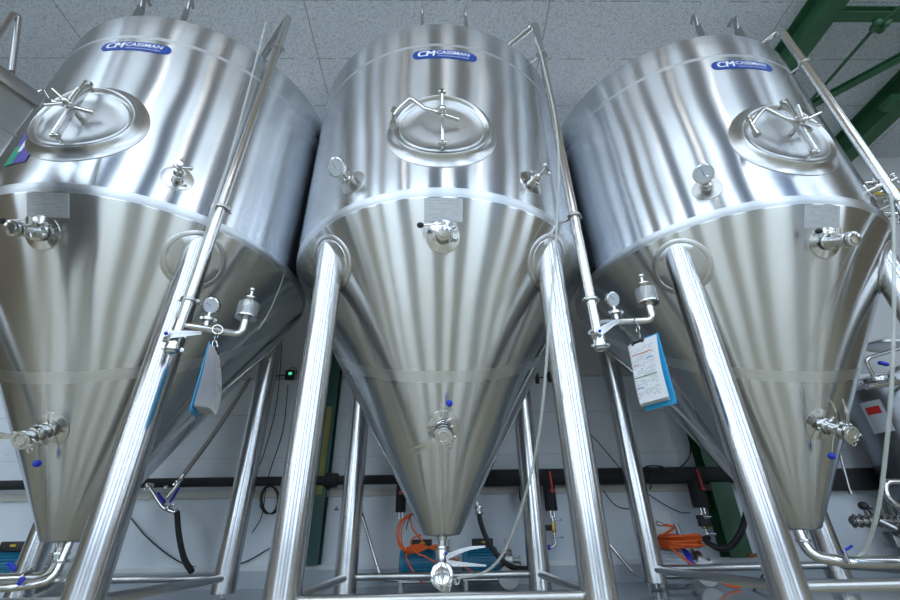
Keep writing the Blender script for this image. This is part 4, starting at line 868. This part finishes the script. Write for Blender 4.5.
for a in (.8, 2.4, 3.9, 5.5): m_ = MB(); m_.cyl((.22 * math.cos(a), .22 * math.sin(a), 0), (.22 * math.cos(a), .22 * math.sin(a), .12), .02, 12); m_.build('leg', 'steel', e)
m_ = MB(); m_.lathe([(.0005, .02), (.12, .018), (.16, .0), (.16, -.02), (.15, -.025)], W(886, 345, 3.62), (.15, -.1, 1), 40); tag(m_.build('lid_plate', 'steel_dark'), 'round dark steel lid above the labelled vessel', 'lid')
# valve manifold on a low stand
e = empty('valve_manifold', (2.95, 3.21, 0), 'row of clamped valves with black knobs low at the right edge', 'valve')
m_ = MB(); m_.cyl((-.22, 0, .37), (.60, 0, .36), .024, 16)
for k in range(9): clamp(m_, (-.20 + .045 * k, 0, .37), (1, 0, 0), .026, lug=Vector((0, -.5, 1)))
m_.tube([(-.06, -.03, .37), (.05, -.08, .28), (.18, -.09, .22), (.3, -.09, .21)], .02, 12, bend=.04)
for k in range(4): clamp(m_, (.0 + .07 * k, -.07, .31 - .03 * k), (1, 0, -.4), .02)
for x in (-.10, .02, .08): m_.cyl((x, 0, .38), (x - .02, -.03, .46), .010, 10)
m_.build('manifold_body', 'steel_dark', e)
for x in (-.13, .11, .36): m_ = MB(); m_.cyl((x + .04, -.02, .44), (x + .07, -.0, .40), .006, 8); m_.ball((x, -.04, .46), .026, sx=1.2, seg=14); m_.cyl((x, -.04, .46), (x + .07, -.02, .44), .006, 8); m_.build('valve_knob', 'rubber', e)
m_ = MB(); m_.box((.32, .02, .26), (.66, .10, .09), bev=.004)
for x in (.3, .58): m_.cyl((x, .02, 0), (x - .1, .02, .42), .012, 10)
for x in (.25, .40): m_.cyl((x, .0, .0), (x - .12, .0, .38), .010, 8)
m_.build('stand', 'steel_dark', e)
m_ = MB(); m_.tube([(.38, -.1, .60), (.03, -.1, .60), (-.0, -.1, .50), (.10, -.1, .40), (.12, -.1, .37)], .021, 14, bend=.06); m_.build('bent_pipe', 'steel', e)
m_ = MB(); m_.box((3.62, 3.895, .70), (1.14, .07, .17), bev=.006); tag(m_.build('cable_trunking', 'insulation'), 'black trunking box on the wall at the right edge', 'box')
m_ = MB(); m_.cyl(W(838, 447, 3.7), W(850, 492, 3.7), .010, 10); m_.cyl(W(850, 490, 3.7), W(851, 494, 3.7), .014, 10); tag(m_.build('steel_rod', 'steel_dark'), 'thin dark rod against the wall right of the right tank', 'rod')

# ------------------------------------------------------------------ world and view
w = bpy.data.worlds.new('world'); SC.world = w; w.use_nodes = True
w.node_tree.nodes['Background'].inputs[0].default_value = (.55, .68, .9, 1); w.node_tree.nodes['Background'].inputs[1].default_value = .5
SC.view_settings.view_transform = 'Standard'; SC.view_settings.look = 'None'; SC.view_settings.gamma = 1; SC.view_settings.exposure = 0.38
